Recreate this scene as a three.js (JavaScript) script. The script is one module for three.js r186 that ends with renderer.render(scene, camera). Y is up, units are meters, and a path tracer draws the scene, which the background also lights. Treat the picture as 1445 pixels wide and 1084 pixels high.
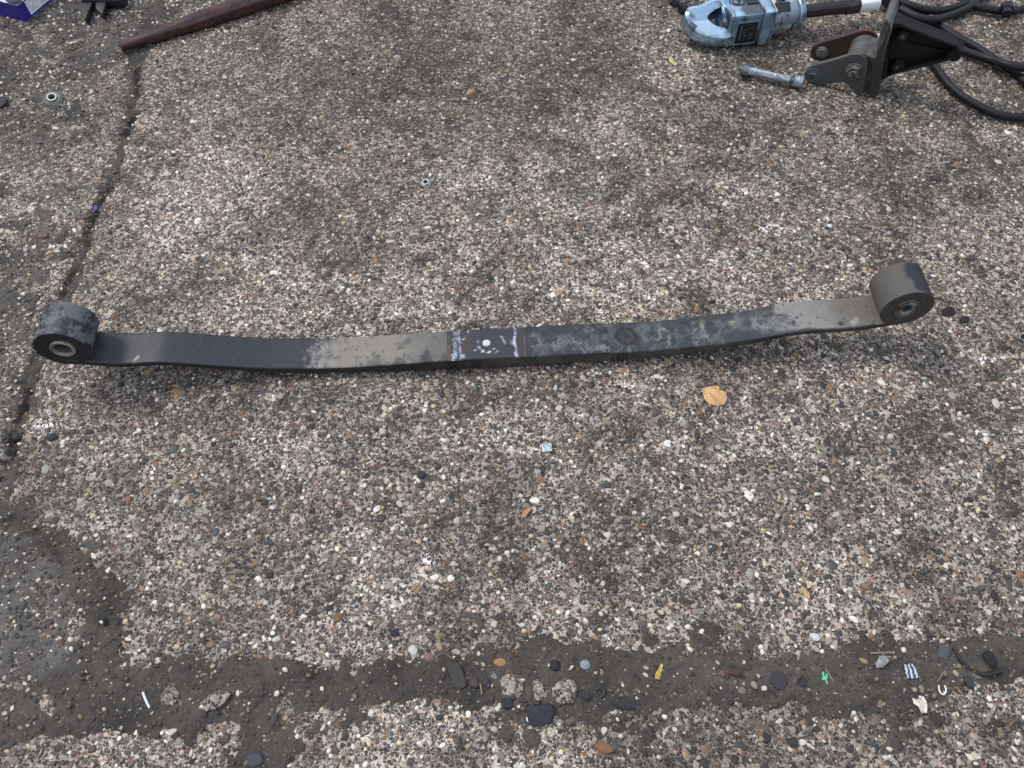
import * as THREE from 'three';
import { mergeGeometries, mergeVertices, toCreasedNormals } from 'three/addons/utils/BufferGeometryUtils.js';
import { RoundedBoxGeometry } from 'three/addons/geometries/RoundedBoxGeometry.js';
import { ConvexGeometry } from 'three/addons/geometries/ConvexGeometry.js';

// ------------------------------------------------------------------ camera, sky, sun, exposure
const scene = new THREE.Scene();
const camera = new THREE.PerspectiveCamera(50, 4 / 3, 0.05, 60);
camera.position.set(0, 1.29, 0);
camera.lookAt(0, 1.29 - Math.sin(57 * Math.PI / 180), -Math.cos(57 * Math.PI / 180));
const renderer = new THREE.WebGLRenderer({ antialias: true });
renderer.setSize(1024, 768);
renderer.toneMapping = THREE.LinearToneMapping;
renderer.toneMappingExposure = 1.44;
renderer.shadowMap.enabled = true;
{ // even overcast sky, about three times brighter overhead than at the horizon
  const w = 64, h = 32, d = new Float32Array(w * h * 4);
  for (let j = 0; j < h; j++) for (let i = 0; i < w; i++) {
    const el = ((j + 0.5) / h - 0.5) * Math.PI, s = Math.max(0, Math.sin(el));
    const L = el > 0 ? 0.88 * (1 + 2 * s) / 3 : 0.12, k = (j * w + i) * 4;
    d[k] = L * 0.87; d[k + 1] = L * 0.97; d[k + 2] = L * 1.17; d[k + 3] = 1;
  }
  const sky = new THREE.DataTexture(d, w, h, THREE.RGBAFormat, THREE.FloatType);
  sky.mapping = THREE.EquirectangularReflectionMapping; sky.magFilter = THREE.LinearFilter; sky.needsUpdate = true;
  scene.background = sky; scene.environment = sky;
}
const sun = new THREE.DirectionalLight(new THREE.Color(1, 0.94, 0.84), 1.5);
sun.position.set(-2.1, 3.2, -2.3); sun.target.position.set(0, 0, -1.2);
sun.castShadow = true; sun.shadow.radius = 26; sun.shadow.mapSize.set(2048, 2048);
Object.assign(sun.shadow.camera, { left: -2, right: 2, top: 2, bottom: -2, near: 0.5, far: 8 });
scene.add(sun, sun.target);

// ------------------------------------------------------------------ small tools
function rng(seed) { let a = seed >>> 0; return () => { a = (a + 0x6D2B79F5) | 0; let t = Math.imul(a ^ (a >>> 15), 1 | a); t = (t + Math.imul(t ^ (t >>> 7), 61 | t)) ^ t; return ((t ^ (t >>> 14)) >>> 0) / 4294967296; }; }
function hash(i, j, s) { let h = Math.imul(i, 374761393) ^ Math.imul(j, 668265263) ^ Math.imul(s, 1274126177); h = Math.imul(h ^ (h >>> 13), 1274126177); h = Math.imul(h ^ (h >>> 16), 0x85ebca6b); return ((h ^ (h >>> 15)) >>> 0) / 4294967296; }
function vnoise(x, y, s, per = 0) {
  let i = Math.floor(x), j = Math.floor(y), fx = x - i, fy = y - j; fx = fx * fx * (3 - 2 * fx); fy = fy * fy * (3 - 2 * fy);
  let i1 = i + 1, j1 = j + 1;
  if (per) { i = ((i % per) + per) % per; j = ((j % per) + per) % per; i1 = ((i1 % per) + per) % per; j1 = ((j1 % per) + per) % per; }
  const a = hash(i, j, s), b = hash(i1, j, s), c = hash(i, j1, s), d = hash(i1, j1, s);
  return a + (b - a) * fx + (c - a) * fy + (a - b - c + d) * fx * fy;
}
function fbm(x, y, s, oct = 4) { let v = 0, a = 0.5, n = 0; for (let k = 0; k < oct; k++) { v += a * vnoise(x, y, s + k); n += a; a *= 0.55; x *= 2.03; y *= 2.03; } return v / n; }
const clamp = (v, a = 0, b = 1) => Math.min(b, Math.max(a, v));
const smooth = (a, b, v) => { const t = clamp((v - a) / (b - a)); return t * t * (3 - 2 * t); };
const mix = (a, b, t) => a + (b - a) * t;
const mix3 = (a, b, t) => [mix(a[0], b[0], t), mix(a[1], b[1], t), mix(a[2], b[2], t)];
const toS = v => Math.round(255 * clamp(v <= 0.0031308 ? v * 12.92 : 1.055 * Math.pow(v, 1 / 2.4) - 0.055));
function dataTex(w, h, fn, srgb = true, rep = true) { // fn(i, j) returns linear rgb, or one number for a grey map
  const d = new Uint8Array(w * h * 4);
  for (let j = 0; j < h; j++) for (let i = 0; i < w; i++) {
    const c = fn(i, j), k = (j * w + i) * 4;
    if (srgb) { d[k] = toS(c[0]); d[k + 1] = toS(c[1]); d[k + 2] = toS(c[2]); } else d[k] = d[k + 1] = d[k + 2] = Math.round(255 * clamp(c));
    d[k + 3] = 255;
  }
  const t = new THREE.DataTexture(d, w, h); if (srgb) t.colorSpace = THREE.SRGBColorSpace;
  t.magFilter = THREE.LinearFilter; t.minFilter = THREE.LinearMipmapLinearFilter; t.generateMipmaps = true;
  if (rep) t.wrapS = t.wrapT = THREE.RepeatWrapping; t.needsUpdate = true; return t;
}
const col = (r, g, b) => new THREE.Color().setRGB(r, g, b);
const mat = (c, roughness = 0.7, metalness = 0, extra = {}) => new THREE.MeshStandardMaterial({ color: col(...c), roughness, metalness, ...extra });
const taken = {};
function numbered(n) { const k = taken[n] = (taken[n] ?? -1) + 1; return k ? `${n}_${String(k).padStart(3, '0')}` : n; }
function shadowed(m) { m.castShadow = m.receiveShadow = true; return m; }
function part(name, geo, m, parent) { const o = shadowed(new THREE.Mesh(geo, m)); o.name = name; parent.add(o); return o; }
function tag(o, label, category, group) { o.userData.label = label; o.userData.category = category; if (group) o.userData.group = group; return o; }
function thing(name, label, category, [x, y, z], turn = 0, group) { const o = new THREE.Group(); o.name = numbered(name); o.position.set(x, y, z); o.rotation.y = turn; scene.add(o); return tag(o, label, category, group); }
function single(name, label, category, geo, m, [x, y, z], rot = [0, 0, 0], group) { const o = shadowed(new THREE.Mesh(geo, m)); o.name = numbered(name); o.position.set(x, y, z); o.rotation.set(...rot); scene.add(o); return tag(o, label, category, group); }
const tf = (g, p = [0, 0, 0], r = [0, 0, 0], s = [1, 1, 1]) => g.applyMatrix4(new THREE.Matrix4().compose(new THREE.Vector3(...p), new THREE.Quaternion().setFromEuler(new THREE.Euler(...r)), new THREE.Vector3(...s)));
const merge = list => mergeGeometries(list.map(g => g.index ? g.toNonIndexed() : g));
const lathe = (pts, seg = 40) => toCreasedNormals(new THREE.LatheGeometry(pts.map(p => new THREE.Vector2(p[0], p[1])), seg), 0.6);
function poly(pts, holes = []) { const s = new THREE.Shape(pts.map(p => new THREE.Vector2(p[0], p[1]))); for (const [x, y, r] of holes) { const h = new THREE.Path(); h.absarc(x, y, r, 0, Math.PI * 2, true); s.holes.push(h); } return s; }
function smoothPoly(pts, holes) { const c = new THREE.CatmullRomCurve3(pts.map(p => new THREE.Vector3(p[0], p[1], 0)), true, 'centripetal'); return poly(c.getPoints(pts.length * 5).slice(0, -1).map(v => [v.x, v.y]), holes); }
const slab = (shape, depth, bevel = 0.001, seg = 2) => new THREE.ExtrudeGeometry(shape, { depth: depth - 2 * bevel, bevelEnabled: bevel > 0, bevelThickness: bevel, bevelSize: bevel, bevelOffset: -bevel, bevelSegments: seg, curveSegments: 20 }).translate(0, 0, bevel);
function mottle(a, b, scale, lo, hi, seed, size = 256, c, clo = 0.62, chi = 0.7) { // two or three tones of the same surface in ragged patches
  return dataTex(size, size, (i, j) => {
    const x = i / size * scale, y = j / size * scale; let v = mix3(a, b, smooth(lo, hi, fbm(x, y, seed, 5)));
    if (c) v = mix3(v, c, smooth(clo, chi, fbm(x * 1.7 + 9, y * 1.7, seed + 20, 5)));
    const g = 0.86 + 0.28 * hash(i, j, seed); return [v[0] * g, v[1] * g, v[2] * g];
  });
}

// ------------------------------------------------------------------ ground: where the dirt lies and where the concrete is stained
const X0 = -2.0, X1 = 2.0, Z0 = -2.75, Z1 = 0.2;
const joints = [ // dirt filled joints: x, z, half width
  [[-0.884, -0.252, 0.05], [-0.757, -0.249, 0.046], [-0.657, -0.265, 0.045], [-0.555, -0.280, 0.05], [-0.417, -0.282, 0.045], [-0.290, -0.285, 0.033], [-0.196, -0.302, 0.032], [-0.089, -0.309, 0.034], [-0.024, -0.306, 0.044], [0.104, -0.299, 0.05], [0.191, -0.306, 0.044], [0.277, -0.307, 0.03], [0.331, -0.313, 0.034], [0.405, -0.303, 0.039], [0.512, -0.301, 0.046], [0.626, -0.325, 0.047], [0.737, -0.334, 0.038], [0.957, -0.340, 0.04]],
  [[-0.372, -0.262, 0.035], [-0.353, -0.181, 0.04], [-0.334, -0.095, 0.03]],
  [[-0.944, -0.589, 0.02], [-0.867, -0.573, 0.016], [-0.774, -0.526, 0.016], [-0.714, -0.482, 0.024], [-0.663, -0.440, 0.034], [-0.640, -0.378, 0.032], [-0.617, -0.313, 0.036]],
  [[-0.948, -2.001, 0.03], [-0.947, -1.792, 0.03], [-0.903, -1.579, 0.022], [-0.896, -1.411, 0.02], [-0.904, -1.279, 0.02], [-0.897, -1.148, 0.022], [-0.902, -1.008, 0.03], [-0.910, -0.857, 0.03], [-0.896, -0.734, 0.024], [-0.877, -0.622, 0.024], [-0.888, -0.531, 0.03]],
];
const cracks = [ // narrow open cracks along the old joint: x, z
  [[-0.929, -1.778], [-0.895, -1.579], [-0.897, -1.529], [-0.880, -1.400], [-0.891, -1.333], [-0.903, -1.269], [-0.890, -1.187], [-0.888, -1.148], [-0.905, -1.077], [-0.914, -0.956], [-0.902, -0.810], [-0.894, -0.720], [-0.887, -0.656], [-0.879, -0.580], [-0.813, -0.554], [-0.768, -0.525], [-0.728, -0.492]],
  [[-0.637, -0.389], [-0.643, -0.340], [-0.644, -0.308]],
];
function segDist(px, pz, a, b) { const dx = b[0] - a[0], dz = b[1] - a[1], t = clamp(((px - a[0]) * dx + (pz - a[1]) * dz) / (dx * dx + dz * dz)); return [Math.hypot(px - a[0] - dx * t, pz - a[1] - dz * t), t]; }
const slabEdge = [...joints[3].slice(0, -1), [-0.867, -0.573, 0], [-0.774, -0.526, 0], [-0.714, -0.482, 0], [-0.672, -0.440, 0], [-0.646, -0.378, 0], [-0.621, -0.313, 0], [-0.601, -0.252, 0], [-0.532, 0.003, 0]];
function leftOfJoint(x, z) { // how far left of the old joint a point lies (metres, negative on the right side)
  let i = 0; while (i < slabEdge.length - 2 && slabEdge[i + 1][1] < z) i++;
  const a = slabEdge[i], b = slabEdge[i + 1], t = clamp((z - a[1]) / (b[1] - a[1])); return mix(a[0], b[0], t) - x;
}
const dirtPatches = [ // loose dirt lying on the slab: x, z, radius, amount
  [-1.200, -1.879, 0.20, 0.62], [-0.984, -2.033, 0.16, 0.75], [-1.513, -1.939, 0.25, 0.6], [-1.157, -1.630, 0.13, 0.45], [-0.728, -1.970, 0.10, 0.35], [-0.793, -0.389, 0.13, 0.45], [-0.755, -0.446, 0.12, 0.42], [-0.717, -0.324, 0.10, 0.5], [-0.437, -1.709, 0.07, 0.38], [0.931, -1.709, 0.08, 0.3], [0.475, -1.873, 0.09, 0.42], [0.681, -1.861, 0.09, 0.35], [-0.184, -0.670, 0.022, 0.62], [-0.929, -1.197, 0.07, 0.45], [-1.198, -1.279, 0.15, 0.4], [-0.501, -0.670, 0.03, 0.45],
  [0.131, -1.128, 0.018, 0.5], [-0.384, -1.254, 0.016, 0.55], [-0.636, -1.384, 0.016, 0.45], [0.230, -0.708, 0.014, 0.55], [-0.100, -0.609, 0.018, 0.4], [0.840, -1.063, 0.02, 0.45], [0.244, -1.792, 0.05, 0.3], [0.559, -0.622, 0.02, 0.4], [0.615, -1.683, 0.03, 0.5], [0.962, -1.696, 0.03, 0.5],
];
{ // crumbs of dirt trodden out of the joints onto the lips of the slab
  const r = rng(91); for (const line of joints.slice(0, 3)) for (let i = 0; i + 1 < line.length; i++) for (let k = 0; k < 5; k++) { const t = r(), w = mix(line[i][2], line[i + 1][2], t), off = (r() < 0.5 ? -1 : 1) * (w + 0.045 * r()); dirtPatches.push([mix(line[i][0], line[i + 1][0], t) + (r() - 0.5) * 0.04, mix(line[i][1], line[i + 1][1], t) + off, 0.012 + 0.026 * r() * r(), 0.45 + 0.35 * r()]); }
}
function wobble(x, z) { return [(fbm(x * 22, z * 22, 11, 4) - 0.5) * 0.055, (fbm(x * 75, z * 75, 15, 4) - 0.5) * 0.034]; }
function jointDirt(x, z, [wob, fine] = wobble(x, z), lines = joints.slice(0, 3)) {
  let d = 0;
  for (const line of lines) for (let i = 0; i + 1 < line.length; i++) { const [r, t] = segDist(x, z, line[i], line[i + 1]); if (r < 0.16) d = Math.max(d, 1.05 * smooth(0.040, -0.030, r + wob * 1.2 + fine - mix(line[i][2], line[i + 1][2], t))); }
  return d;
}
function filmAmount(x, z, wob) { // thin grey slurry over the older slab beyond the joint
  const L = leftOfJoint(x, z); if (L < -0.02 || z > -0.26) return 0;
  return smooth(-0.02, 0.06, L + wob) * smooth(-0.27, -0.33, z) * (0.58 + 0.18 * smooth(-0.80, -0.62, z) + 0.30 * smooth(0.36, 0.60, fbm(x * 7, z * 7, 31, 4)) - 0.14 * smooth(0.4, 0.6, fbm(x * 30, z * 30, 35, 3)));
}
function dirtAmount(x, z) {
  const w = wobble(x, z), wob = w[0]; let d = Math.max(jointDirt(x, z, w), 0.5 * jointDirt(x, z, w, [joints[3]]));
  for (const [cx, cz, r, a] of dirtPatches) { const q = Math.hypot(x - cx, z - cz); if (q < r * 1.6) d = Math.max(d, a * smooth(1.4, 0.5, (q + wob * Math.min(1, r * 12)) / r)); }
  d = Math.max(d, filmAmount(x, z, wob)); return Math.max(d, 0.42 * smooth(0.56, 0.74, fbm(x * 9 + 3, z * 9, 41, 4)));
}
function concreteHeight(x, z) {
  let h = (fbm(x * 5, z * 5, 51, 3) - 0.5) * 0.004 + (fbm(x * 60, z * 60, 55, 2) - 0.5) * 0.0016, j = 0;
  for (const line of joints) for (let i = 0; i + 1 < line.length; i++) { const [r, t] = segDist(x, z, line[i], line[i + 1]); if (r < 0.12) j = Math.max(j, smooth(0.01, -0.03, r - mix(line[i][2], line[i + 1][2], t) * 0.8)); }
  return h - 0.012 * j - 0.012 * crackDepth(x, z);
}
function crackDepth(x, z) {
  let c = 0; const w = (fbm(x * 40, z * 40, 61, 3) - 0.5) * 0.03;
  for (const line of cracks) for (let i = 0; i + 1 < line.length; i++) { const [r] = segDist(x + w, z + w * 0.5, line[i], line[i + 1]); if (r < 0.03) c = Math.max(c, smooth(0.0105, 0.003, r) * (0.10 + 0.90 * smooth(0.38, 0.62, fbm(x * 24, z * 24, 65, 3)))); }
  return c;
}
function dirtHeight(x, z) { return -0.0085 + 0.0128 * dirtAmount(x, z) + (fbm(x * 45, z * 45, 71, 4) - 0.5) * 0.0105 + (vnoise(x * 125, z * 125, 75) - 0.5) * 0.0042 - 0.016 * crackDepth(x, z); }
const oil = [[0.131, -1.128, 0.03], [-0.184, -0.670, 0.04], [0.356, -0.749, 0.05], [0.559, -0.622, 0.05], [-0.282, -0.720, 0.05], [-0.477, -0.609, 0.06], [-0.619, -0.810, 0.09], [0.452, -0.873, 0.07], [-0.110, -0.857, 0.06], [-0.437, -1.709, 0.12], [0.190, -1.792, 0.14], [0.598, -1.792, 0.12], [-0.217, -1.792, 0.1], [-0.040, -0.609, 0.06], [0.277, -0.609, 0.07], [0.728, -0.749, 0.05], [-0.357, -0.810, 0.07], [-0.734, -0.749, 0.05], [0.103, -0.841, 0.07]];
const clean = [[-0.534, -0.423, 0.12], [-0.337, -0.389, 0.10], [0.086, -0.389, 0.12], [0.253, -0.389, 0.12], [0.514, -0.412, 0.12], [0.316, -0.446, 0.08], [-0.539, -0.213, 0.1], [-0.168, -0.213, 0.12], [-0.725, -1.217, 0.12], [0.262, -1.158, 0.14], [-0.174, -1.044, 0.10], [1.002, -1.217, 0.12], [-0.752, -0.677, 0.07]];
function stain(x, z) { // grime soaked into the concrete and its stones: 1 is clean
  const a = fbm(x * 6 + 5, z * 6, 81, 5), b = fbm(x * 21, z * 21, 91, 4); let s = 1 - 0.24 * smooth(0.40, 0.62, a) - 0.32 * smooth(0.51, 0.61, b) - 0.16 * smooth(0.54, 0.62, fbm(x * 55, z * 55, 95, 3));
  let o = 0; for (const [cx, cz, r] of oil) { const q = Math.hypot(x - cx, z - cz) / r; if (q < 1.5) o = Math.max(o, smooth(1.0, 0.55, q + (b - 0.5) * 3.4)); }
  s *= 1 - 0.34 * o; let cl = 0; for (const [cx, cz, r] of clean) { const q = Math.hypot(x - cx, z - cz) / r; if (q < 1.5) cl = Math.max(cl, smooth(1.2, 0.4, q + (b - 0.5) * 2)); } s = mix(s, 1.1, 0.75 * cl);
  const old = smooth(0.30, 0.62, fbm(x * 2.2, z * 2.2, 101, 4) + 0.28 * smooth(-1.35, -1.9, z) + 0.12 * smooth(0, 0.1, leftOfJoint(x, z)) - 0.12); // older, dirtier far end of the yard
  return s * (1 - 0.36 * old);
}

const TILE = 1.4;
const grit = (() => { // sand and cement between the stones, grains of 2 to 5 mm
  const N = 2048, cells = 270, tones = [[0.045, 0.040, 0.036], [0.07, 0.06, 0.052], [0.10, 0.085, 0.07], [0.16, 0.13, 0.10], [0.22, 0.12, 0.065], [0.30, 0.27, 0.23], [0.55, 0.52, 0.46], [0.06, 0.065, 0.075]];
  const bump = new Float32Array(N * N);
  const map = dataTex(N, N, (i, j) => {
    const u = i / N * cells, v = j / N * cells, wx = u + (vnoise(u * 1.5, v * 1.5, 3, cells * 1.5) - 0.5) * 0.9, wy = v + (vnoise(u * 1.5, v * 1.5, 4, cells * 1.5) - 0.5) * 0.9;
    const ci = Math.floor(wx), cj = Math.floor(wy); let f1 = 9, f2 = 9, bi = 0, bj = 0;
    for (let a = -1; a <= 1; a++) for (let b = -1; b <= 1; b++) {
      const gi = (ci + a + cells) % cells, gj = (cj + b + cells) % cells, dx = ci + a + hash(gi, gj, 5) - wx, dy = cj + b + hash(gi, gj, 6) - wy, q = dx * dx + dy * dy;
      if (q < f1) { f2 = f1; f1 = q; bi = gi; bj = gj; } else if (q < f2) f2 = q;
    }
    const edge = Math.sqrt(f2) - Math.sqrt(f1), kind = hash(bi, bj, 7), fine = vnoise(i / 2.2, j / 2.2, 8, 0), broad = vnoise(i / N * 120, j / N * 120, 9, 120);
    const grain = smooth(0.07, 0.24, edge) * (kind < 0.80 ? 1 : 0);
    const p = 0.37 + 0.44 * (fine - 0.42) + 0.24 * (broad - 0.5), paste = [p * 1.12, p * 0.962, p * 0.815];
    const t = tones[Math.floor(hash(bi, bj, 10) * hash(bi, bj, 12) * 1.35 * tones.length) % tones.length], g = 0.75 + 0.5 * fine;
    bump[j * N + i] = 0.35 + 0.45 * grain + 0.3 * (fine - 0.5);
    return mix3(paste, [t[0] * g, t[1] * g, t[2] * g], grain);
  });
  return { map, bump: dataTex(N, N, (i, j) => bump[j * N + i], false) };
})();
const scuffs = [[0.881, -0.909, 0.016], [0.898, -0.892, 0.018], [0.549, -1.234, 0.022], [-0.137, -0.495, 0.014], [0.844, -0.731, 0.016], [-1.011, -1.173, 0.02], [-0.849, -0.749, 0.03]]; // rubbed in white and pale blue paint
function sheet(step, height, keep, colour) { // a height field over the yard; the cells that keep() refuses are left out
  const nx = Math.round((X1 - X0) / step), nz = Math.round((Z1 - Z0) / step), pos = new Float32Array((nx + 1) * (nz + 1) * 3), uv = new Float32Array((nx + 1) * (nz + 1) * 2), cl = colour ? new Float32Array((nx + 1) * (nz + 1) * 3) : null, ok = new Uint8Array((nx + 1) * (nz + 1)), idx = [];
  for (let j = 0; j <= nz; j++) for (let i = 0; i <= nx; i++) {
    const k = j * (nx + 1) + i, x = X0 + i * step, z = Z0 + j * step, y = height(x, z);
    pos.set([x, y, z], k * 3); uv.set([x / TILE, -z / TILE], k * 2); ok[k] = keep ? keep(x, z, y) : 1;
    if (cl) cl.set(colour(x, z), k * 3);
  }
  for (let j = 0; j < nz; j++) for (let i = 0; i < nx; i++) { const a = j * (nx + 1) + i, b = a + 1, c = a + nx + 1, d = c + 1; if (ok[a] | ok[b] | ok[c] | ok[d]) idx.push(a, c, b, b, c, d); }
  const g = new THREE.BufferGeometry(); g.setAttribute('position', new THREE.BufferAttribute(pos, 3)); g.setAttribute('uv', new THREE.BufferAttribute(uv, 2)); if (cl) g.setAttribute('color', new THREE.BufferAttribute(cl, 3));
  g.setIndex(idx); g.computeVertexNormals(); return g;
}
const concrete = part('concrete_ground', sheet(0.005, concreteHeight, null, (x, z) => { const s = stain(x, z); let w = 0; for (const [cx, cz, r] of scuffs) { const q = Math.hypot(x - cx, (z - cz) * 1.3) / r; if (q < 1.6) w = Math.max(w, smooth(1.1, 0.3, q + (fbm(x * 120, z * 120, 161, 3) - 0.5) * 2.4)); } return mix3([s, s * (0.93 + 0.05 * s), s * (0.86 + 0.09 * s)], [1.9, 2.05, 2.3], w * 0.8); }), new THREE.MeshStandardMaterial({ map: grit.map, bumpMap: grit.bump, bumpScale: 0.0016, roughness: 0.82, vertexColors: true }), scene);
concrete.userData.kind = 'structure';
const dirtMap = dataTex(1024, 1024, (i, j) => {
  const n = fbm(i / 60, j / 60, 121, 5), f = vnoise(i / 1.7, j / 1.7, 125), q = hash(i >> 1, j >> 1, 127);
  const v = 0.036 + 0.036 * n + 0.030 * (f - 0.5); if (q > 0.9965) return [0.42, 0.39, 0.34]; if (q > 0.985) return [0.15, 0.12, 0.09]; return [v * 1.03, v * 0.88, v * 0.74];
});
const dirtBump = dataTex(512, 512, (i, j) => fbm(i / 5, j / 5, 131, 4), false);
const dirt = part('dirt', sheet(0.005, dirtHeight, (x, z, y) => y > concreteHeight(x, z) - 0.0035 ? 1 : 0, (x, z) => { const g = (0.35 + 0.65 * smooth(-1.15, -0.8, z)) * smooth(-0.01, 0.05, leftOfJoint(x, z) + (fbm(x * 20, z * 20, 151, 3) - 0.5) * 0.08) * (1 - smooth(0.35, 0.85, jointDirt(x, z))) * (z < -0.3 ? 1 : 0), m = 0.35 + 1.3 * fbm(x * 16, z * 16, 155, 5); return [m * (1 + 0.88 * g), m * (1 + 0.98 * g), m * (1 + 1.10 * g)]; }), new THREE.MeshStandardMaterial({ map: dirtMap, bumpMap: dirtBump, bumpScale: 0.0022, roughness: 0.92, vertexColors: true }), scene);
dirt.userData.kind = 'structure';

// ------------------------------------------------------------------ stones set in the concrete
function stoneGeo(seed, detail, rough, flat) { // a worn pebble: an uneven ball with a few ground faces
  const g = mergeVertices(new THREE.IcosahedronGeometry(1, detail).deleteAttribute('normal').deleteAttribute('uv')), p = g.attributes.position, r = rng(seed), planes = [], v = new THREE.Vector3();
  for (let k = 0; k < 7; k++) planes.push([new THREE.Vector3(r() - 0.5, r() - 0.5, r() - 0.5).normalize(), 0.62 + 0.3 * r()]);
  for (let k = 0; k < p.count; k++) {
    v.fromBufferAttribute(p, k); v.multiplyScalar(1 + rough * (fbm(v.x * 1.8 + v.z + 7, v.y * 1.8 - v.z * 0.6 + 3, seed, 3) - 0.5));
    for (const [n, d] of planes) { const q = v.dot(n); if (q > d) v.addScaledVector(n, (d - q) * flat); }
    p.setXYZ(k, v.x, v.y, v.z);
  }
  g.computeVertexNormals(); g.setAttribute('uv', new THREE.BufferAttribute(new Float32Array(p.count * 2).map((_, k) => (k % 2 ? p.getY(k >> 1) + p.getZ(k >> 1) : p.getX(k >> 1) - p.getZ(k >> 1) * 0.5)), 2)); return g;
}
const stoneMap = dataTex(128, 128, (i, j) => { const v = 0.62 + 0.5 * fbm(i / 14, j / 14, 141, 4) * (0.8 + 0.4 * hash(i, j, 143)); return [v, v, v]; });
const stoneMat = new THREE.MeshStandardMaterial({ color: 0xffffff, map: stoneMap, roughness: 0.6 });
const stoneTones = [ // share, linear colour
  [0.22, [0.038, 0.032, 0.030]], [0.17, [0.066, 0.052, 0.046]], [0.11, [0.115, 0.088, 0.074]], [0.10, [0.060, 0.062, 0.068]], [0.08, [0.17, 0.15, 0.13]], [0.07, [0.16, 0.105, 0.070]], [0.03, [0.24, 0.125, 0.065]], [0.07, [0.30, 0.21, 0.125]], [0.06, [0.30, 0.275, 0.24]], [0.06, [0.50, 0.46, 0.38]], [0.05, [0.72, 0.70, 0.64]],
];
function tone(r) { let q = r(); for (const [s, c] of stoneTones) { if ((q -= s) < 0) return c; } return stoneTones[0][1]; }
function stones(name, geo, count, seed, size, lift, inDirt, pale, where) {
  const r = rng(seed), list = []; let tries = 0;
  while (list.length < count && tries++ < count * (where ? 12 : 3)) {
    const x = mix(X0, X1, r()), z = mix(Z0, Z1, r()), d = size(r), up = lift(r, d), a = [r(), r(), r(), r(), r()]; if (where && !where(x, z)) continue;
    const yc = concreteHeight(x, z), yd = dirtHeight(x, z), base = inDirt ? Math.max(yc, yd) : yc; if (inDirt ? yd < yc + 0.001 || r() > inDirt : yd > yc + 0.0045) continue;
    list.push([x, base + up, z, d, a, pale ? pale(r) : tone(r)]);
  }
  const m = new THREE.InstancedMesh(geo, stoneMat, list.length), q = new THREE.Quaternion(), M4 = new THREE.Matrix4(), c = new THREE.Color();
  list.forEach(([x, y, z, d, a, t], k) => {
    q.setFromEuler(new THREE.Euler((a[0] - 0.5) * 0.7, a[1] * 6.283, (a[2] - 0.5) * 0.7));
    const e = 0.72 + 0.5 * a[3]; M4.compose(new THREE.Vector3(x, y, z), q, new THREE.Vector3(d / 2 * e, d / 2 * (0.42 + 0.25 * a[4]), d / 2 / e)); m.setMatrixAt(k, M4);
    const s = (inDirt ? 0.78 : 0.3 + 0.7 * stain(x, z)) * (0.8 + 0.4 * a[0]); m.setColorAt(k, c.setRGB(t[0] * s * 1.05, t[1] * s, t[2] * s * 0.94));
  });
  m.name = name; m.castShadow = m.receiveShadow = true; m.userData.kind = 'stuff'; concrete.add(m); return m;
}
const stoneA = stoneGeo(3, 2, 0.5, 0.8), stoneB = stoneGeo(5, 1, 0.6, 0.9);
stones('coarse_aggregate', stoneA, 80000, 201, r => 0.0058 + 0.0095 * Math.pow(r(), 2.6), (r, d) => d * mix(-0.25, -0.03, r()));
stones('fine_aggregate', stoneB, 105000, 202, r => 0.003 + 0.003 * r(), (r, d) => d * mix(-0.22, 0.06, r()));
stones('pale_chippings', stoneB, 21000, 203, r => 0.0036 + 0.006 * Math.pow(r(), 2.2), (r, d) => d * mix(-0.05, 0.12, r()), 0, r => r() < 0.7 ? [0.82, 0.79, 0.71] : [0.62, 0.5, 0.32]);
stones('grit_in_dirt', stoneB, 34000, 204, r => 0.0016 + 0.0075 * Math.pow(r(), 3.2), (r, d) => d * mix(-0.1, 0.15, r()), 0.8, r => { const q = r(); return q < 0.13 ? [0.7, 0.66, 0.58] : q < 0.4 ? [0.22, 0.17, 0.13] : tone(r); });
stones('dirt_crumbs', stoneB, 60000, 205, r => 0.002 + 0.005 * Math.pow(r(), 2), (r, d) => d * mix(-0.15, 0.2, r()), 0.9, r => { const v = 0.03 + 0.06 * r(); return [v * 1.22, v, v * 0.8]; });
stones('stones_in_slurry', stoneA, 5200, 206, r => 0.004 + 0.008 * Math.pow(r(), 2.4), (r, d) => d * mix(-0.14, 0.08, r()), 0.95, r => r() < 0.3 ? [0.62, 0.58, 0.5] : tone(r), (x, z) => z < -0.34 && leftOfJoint(x, z) > 0.01 && jointDirt(x, z) < 0.4);
{ // the largest stones one by one
  const r = rng(301), geos = [stoneGeo(11, 3, 0.5, 0.6), stoneGeo(12, 3, 0.6, 0.8), stoneGeo(13, 3, 0.4, 0.5), stoneGeo(14, 3, 0.7, 0.9)], mats = stoneTones.map(([, c]) => mat(c, 0.55, 0, { map: stoneMap }));
  const weights = [4, 3, 3, 3, 2, 2, 2, 2, 2, 2, 2], bag = weights.flatMap((w, k) => Array(w).fill(k)); let n = 0;
  while (n < 290) {
    const z = mix(-2.0, -0.2, r()), half = 0.70 + 0.31 * -z, x = mix(-half, half, r()), d = 0.0115 + 0.010 * Math.pow(r(), 1.8), k = bag[Math.floor(r() * bag.length)], gi = Math.floor(r() * 4), e = 0.75 + 0.4 * r(), turn = r() * 6.28, th = 0.36 + 0.16 * r();
    const yc = concreteHeight(x, z); if (dirtHeight(x, z) > yc + 0.002) continue;
    const m = part('pebble', geos[gi], mats[k], concrete); m.position.set(x, yc - d * 0.1, z); m.rotation.set((r() - 0.5) * 0.4, turn, (r() - 0.5) * 0.4); m.scale.set(d / 2 * e, d / 2 * th, d / 2 / e); n++;
  }
}
console.log('ground done');

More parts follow.
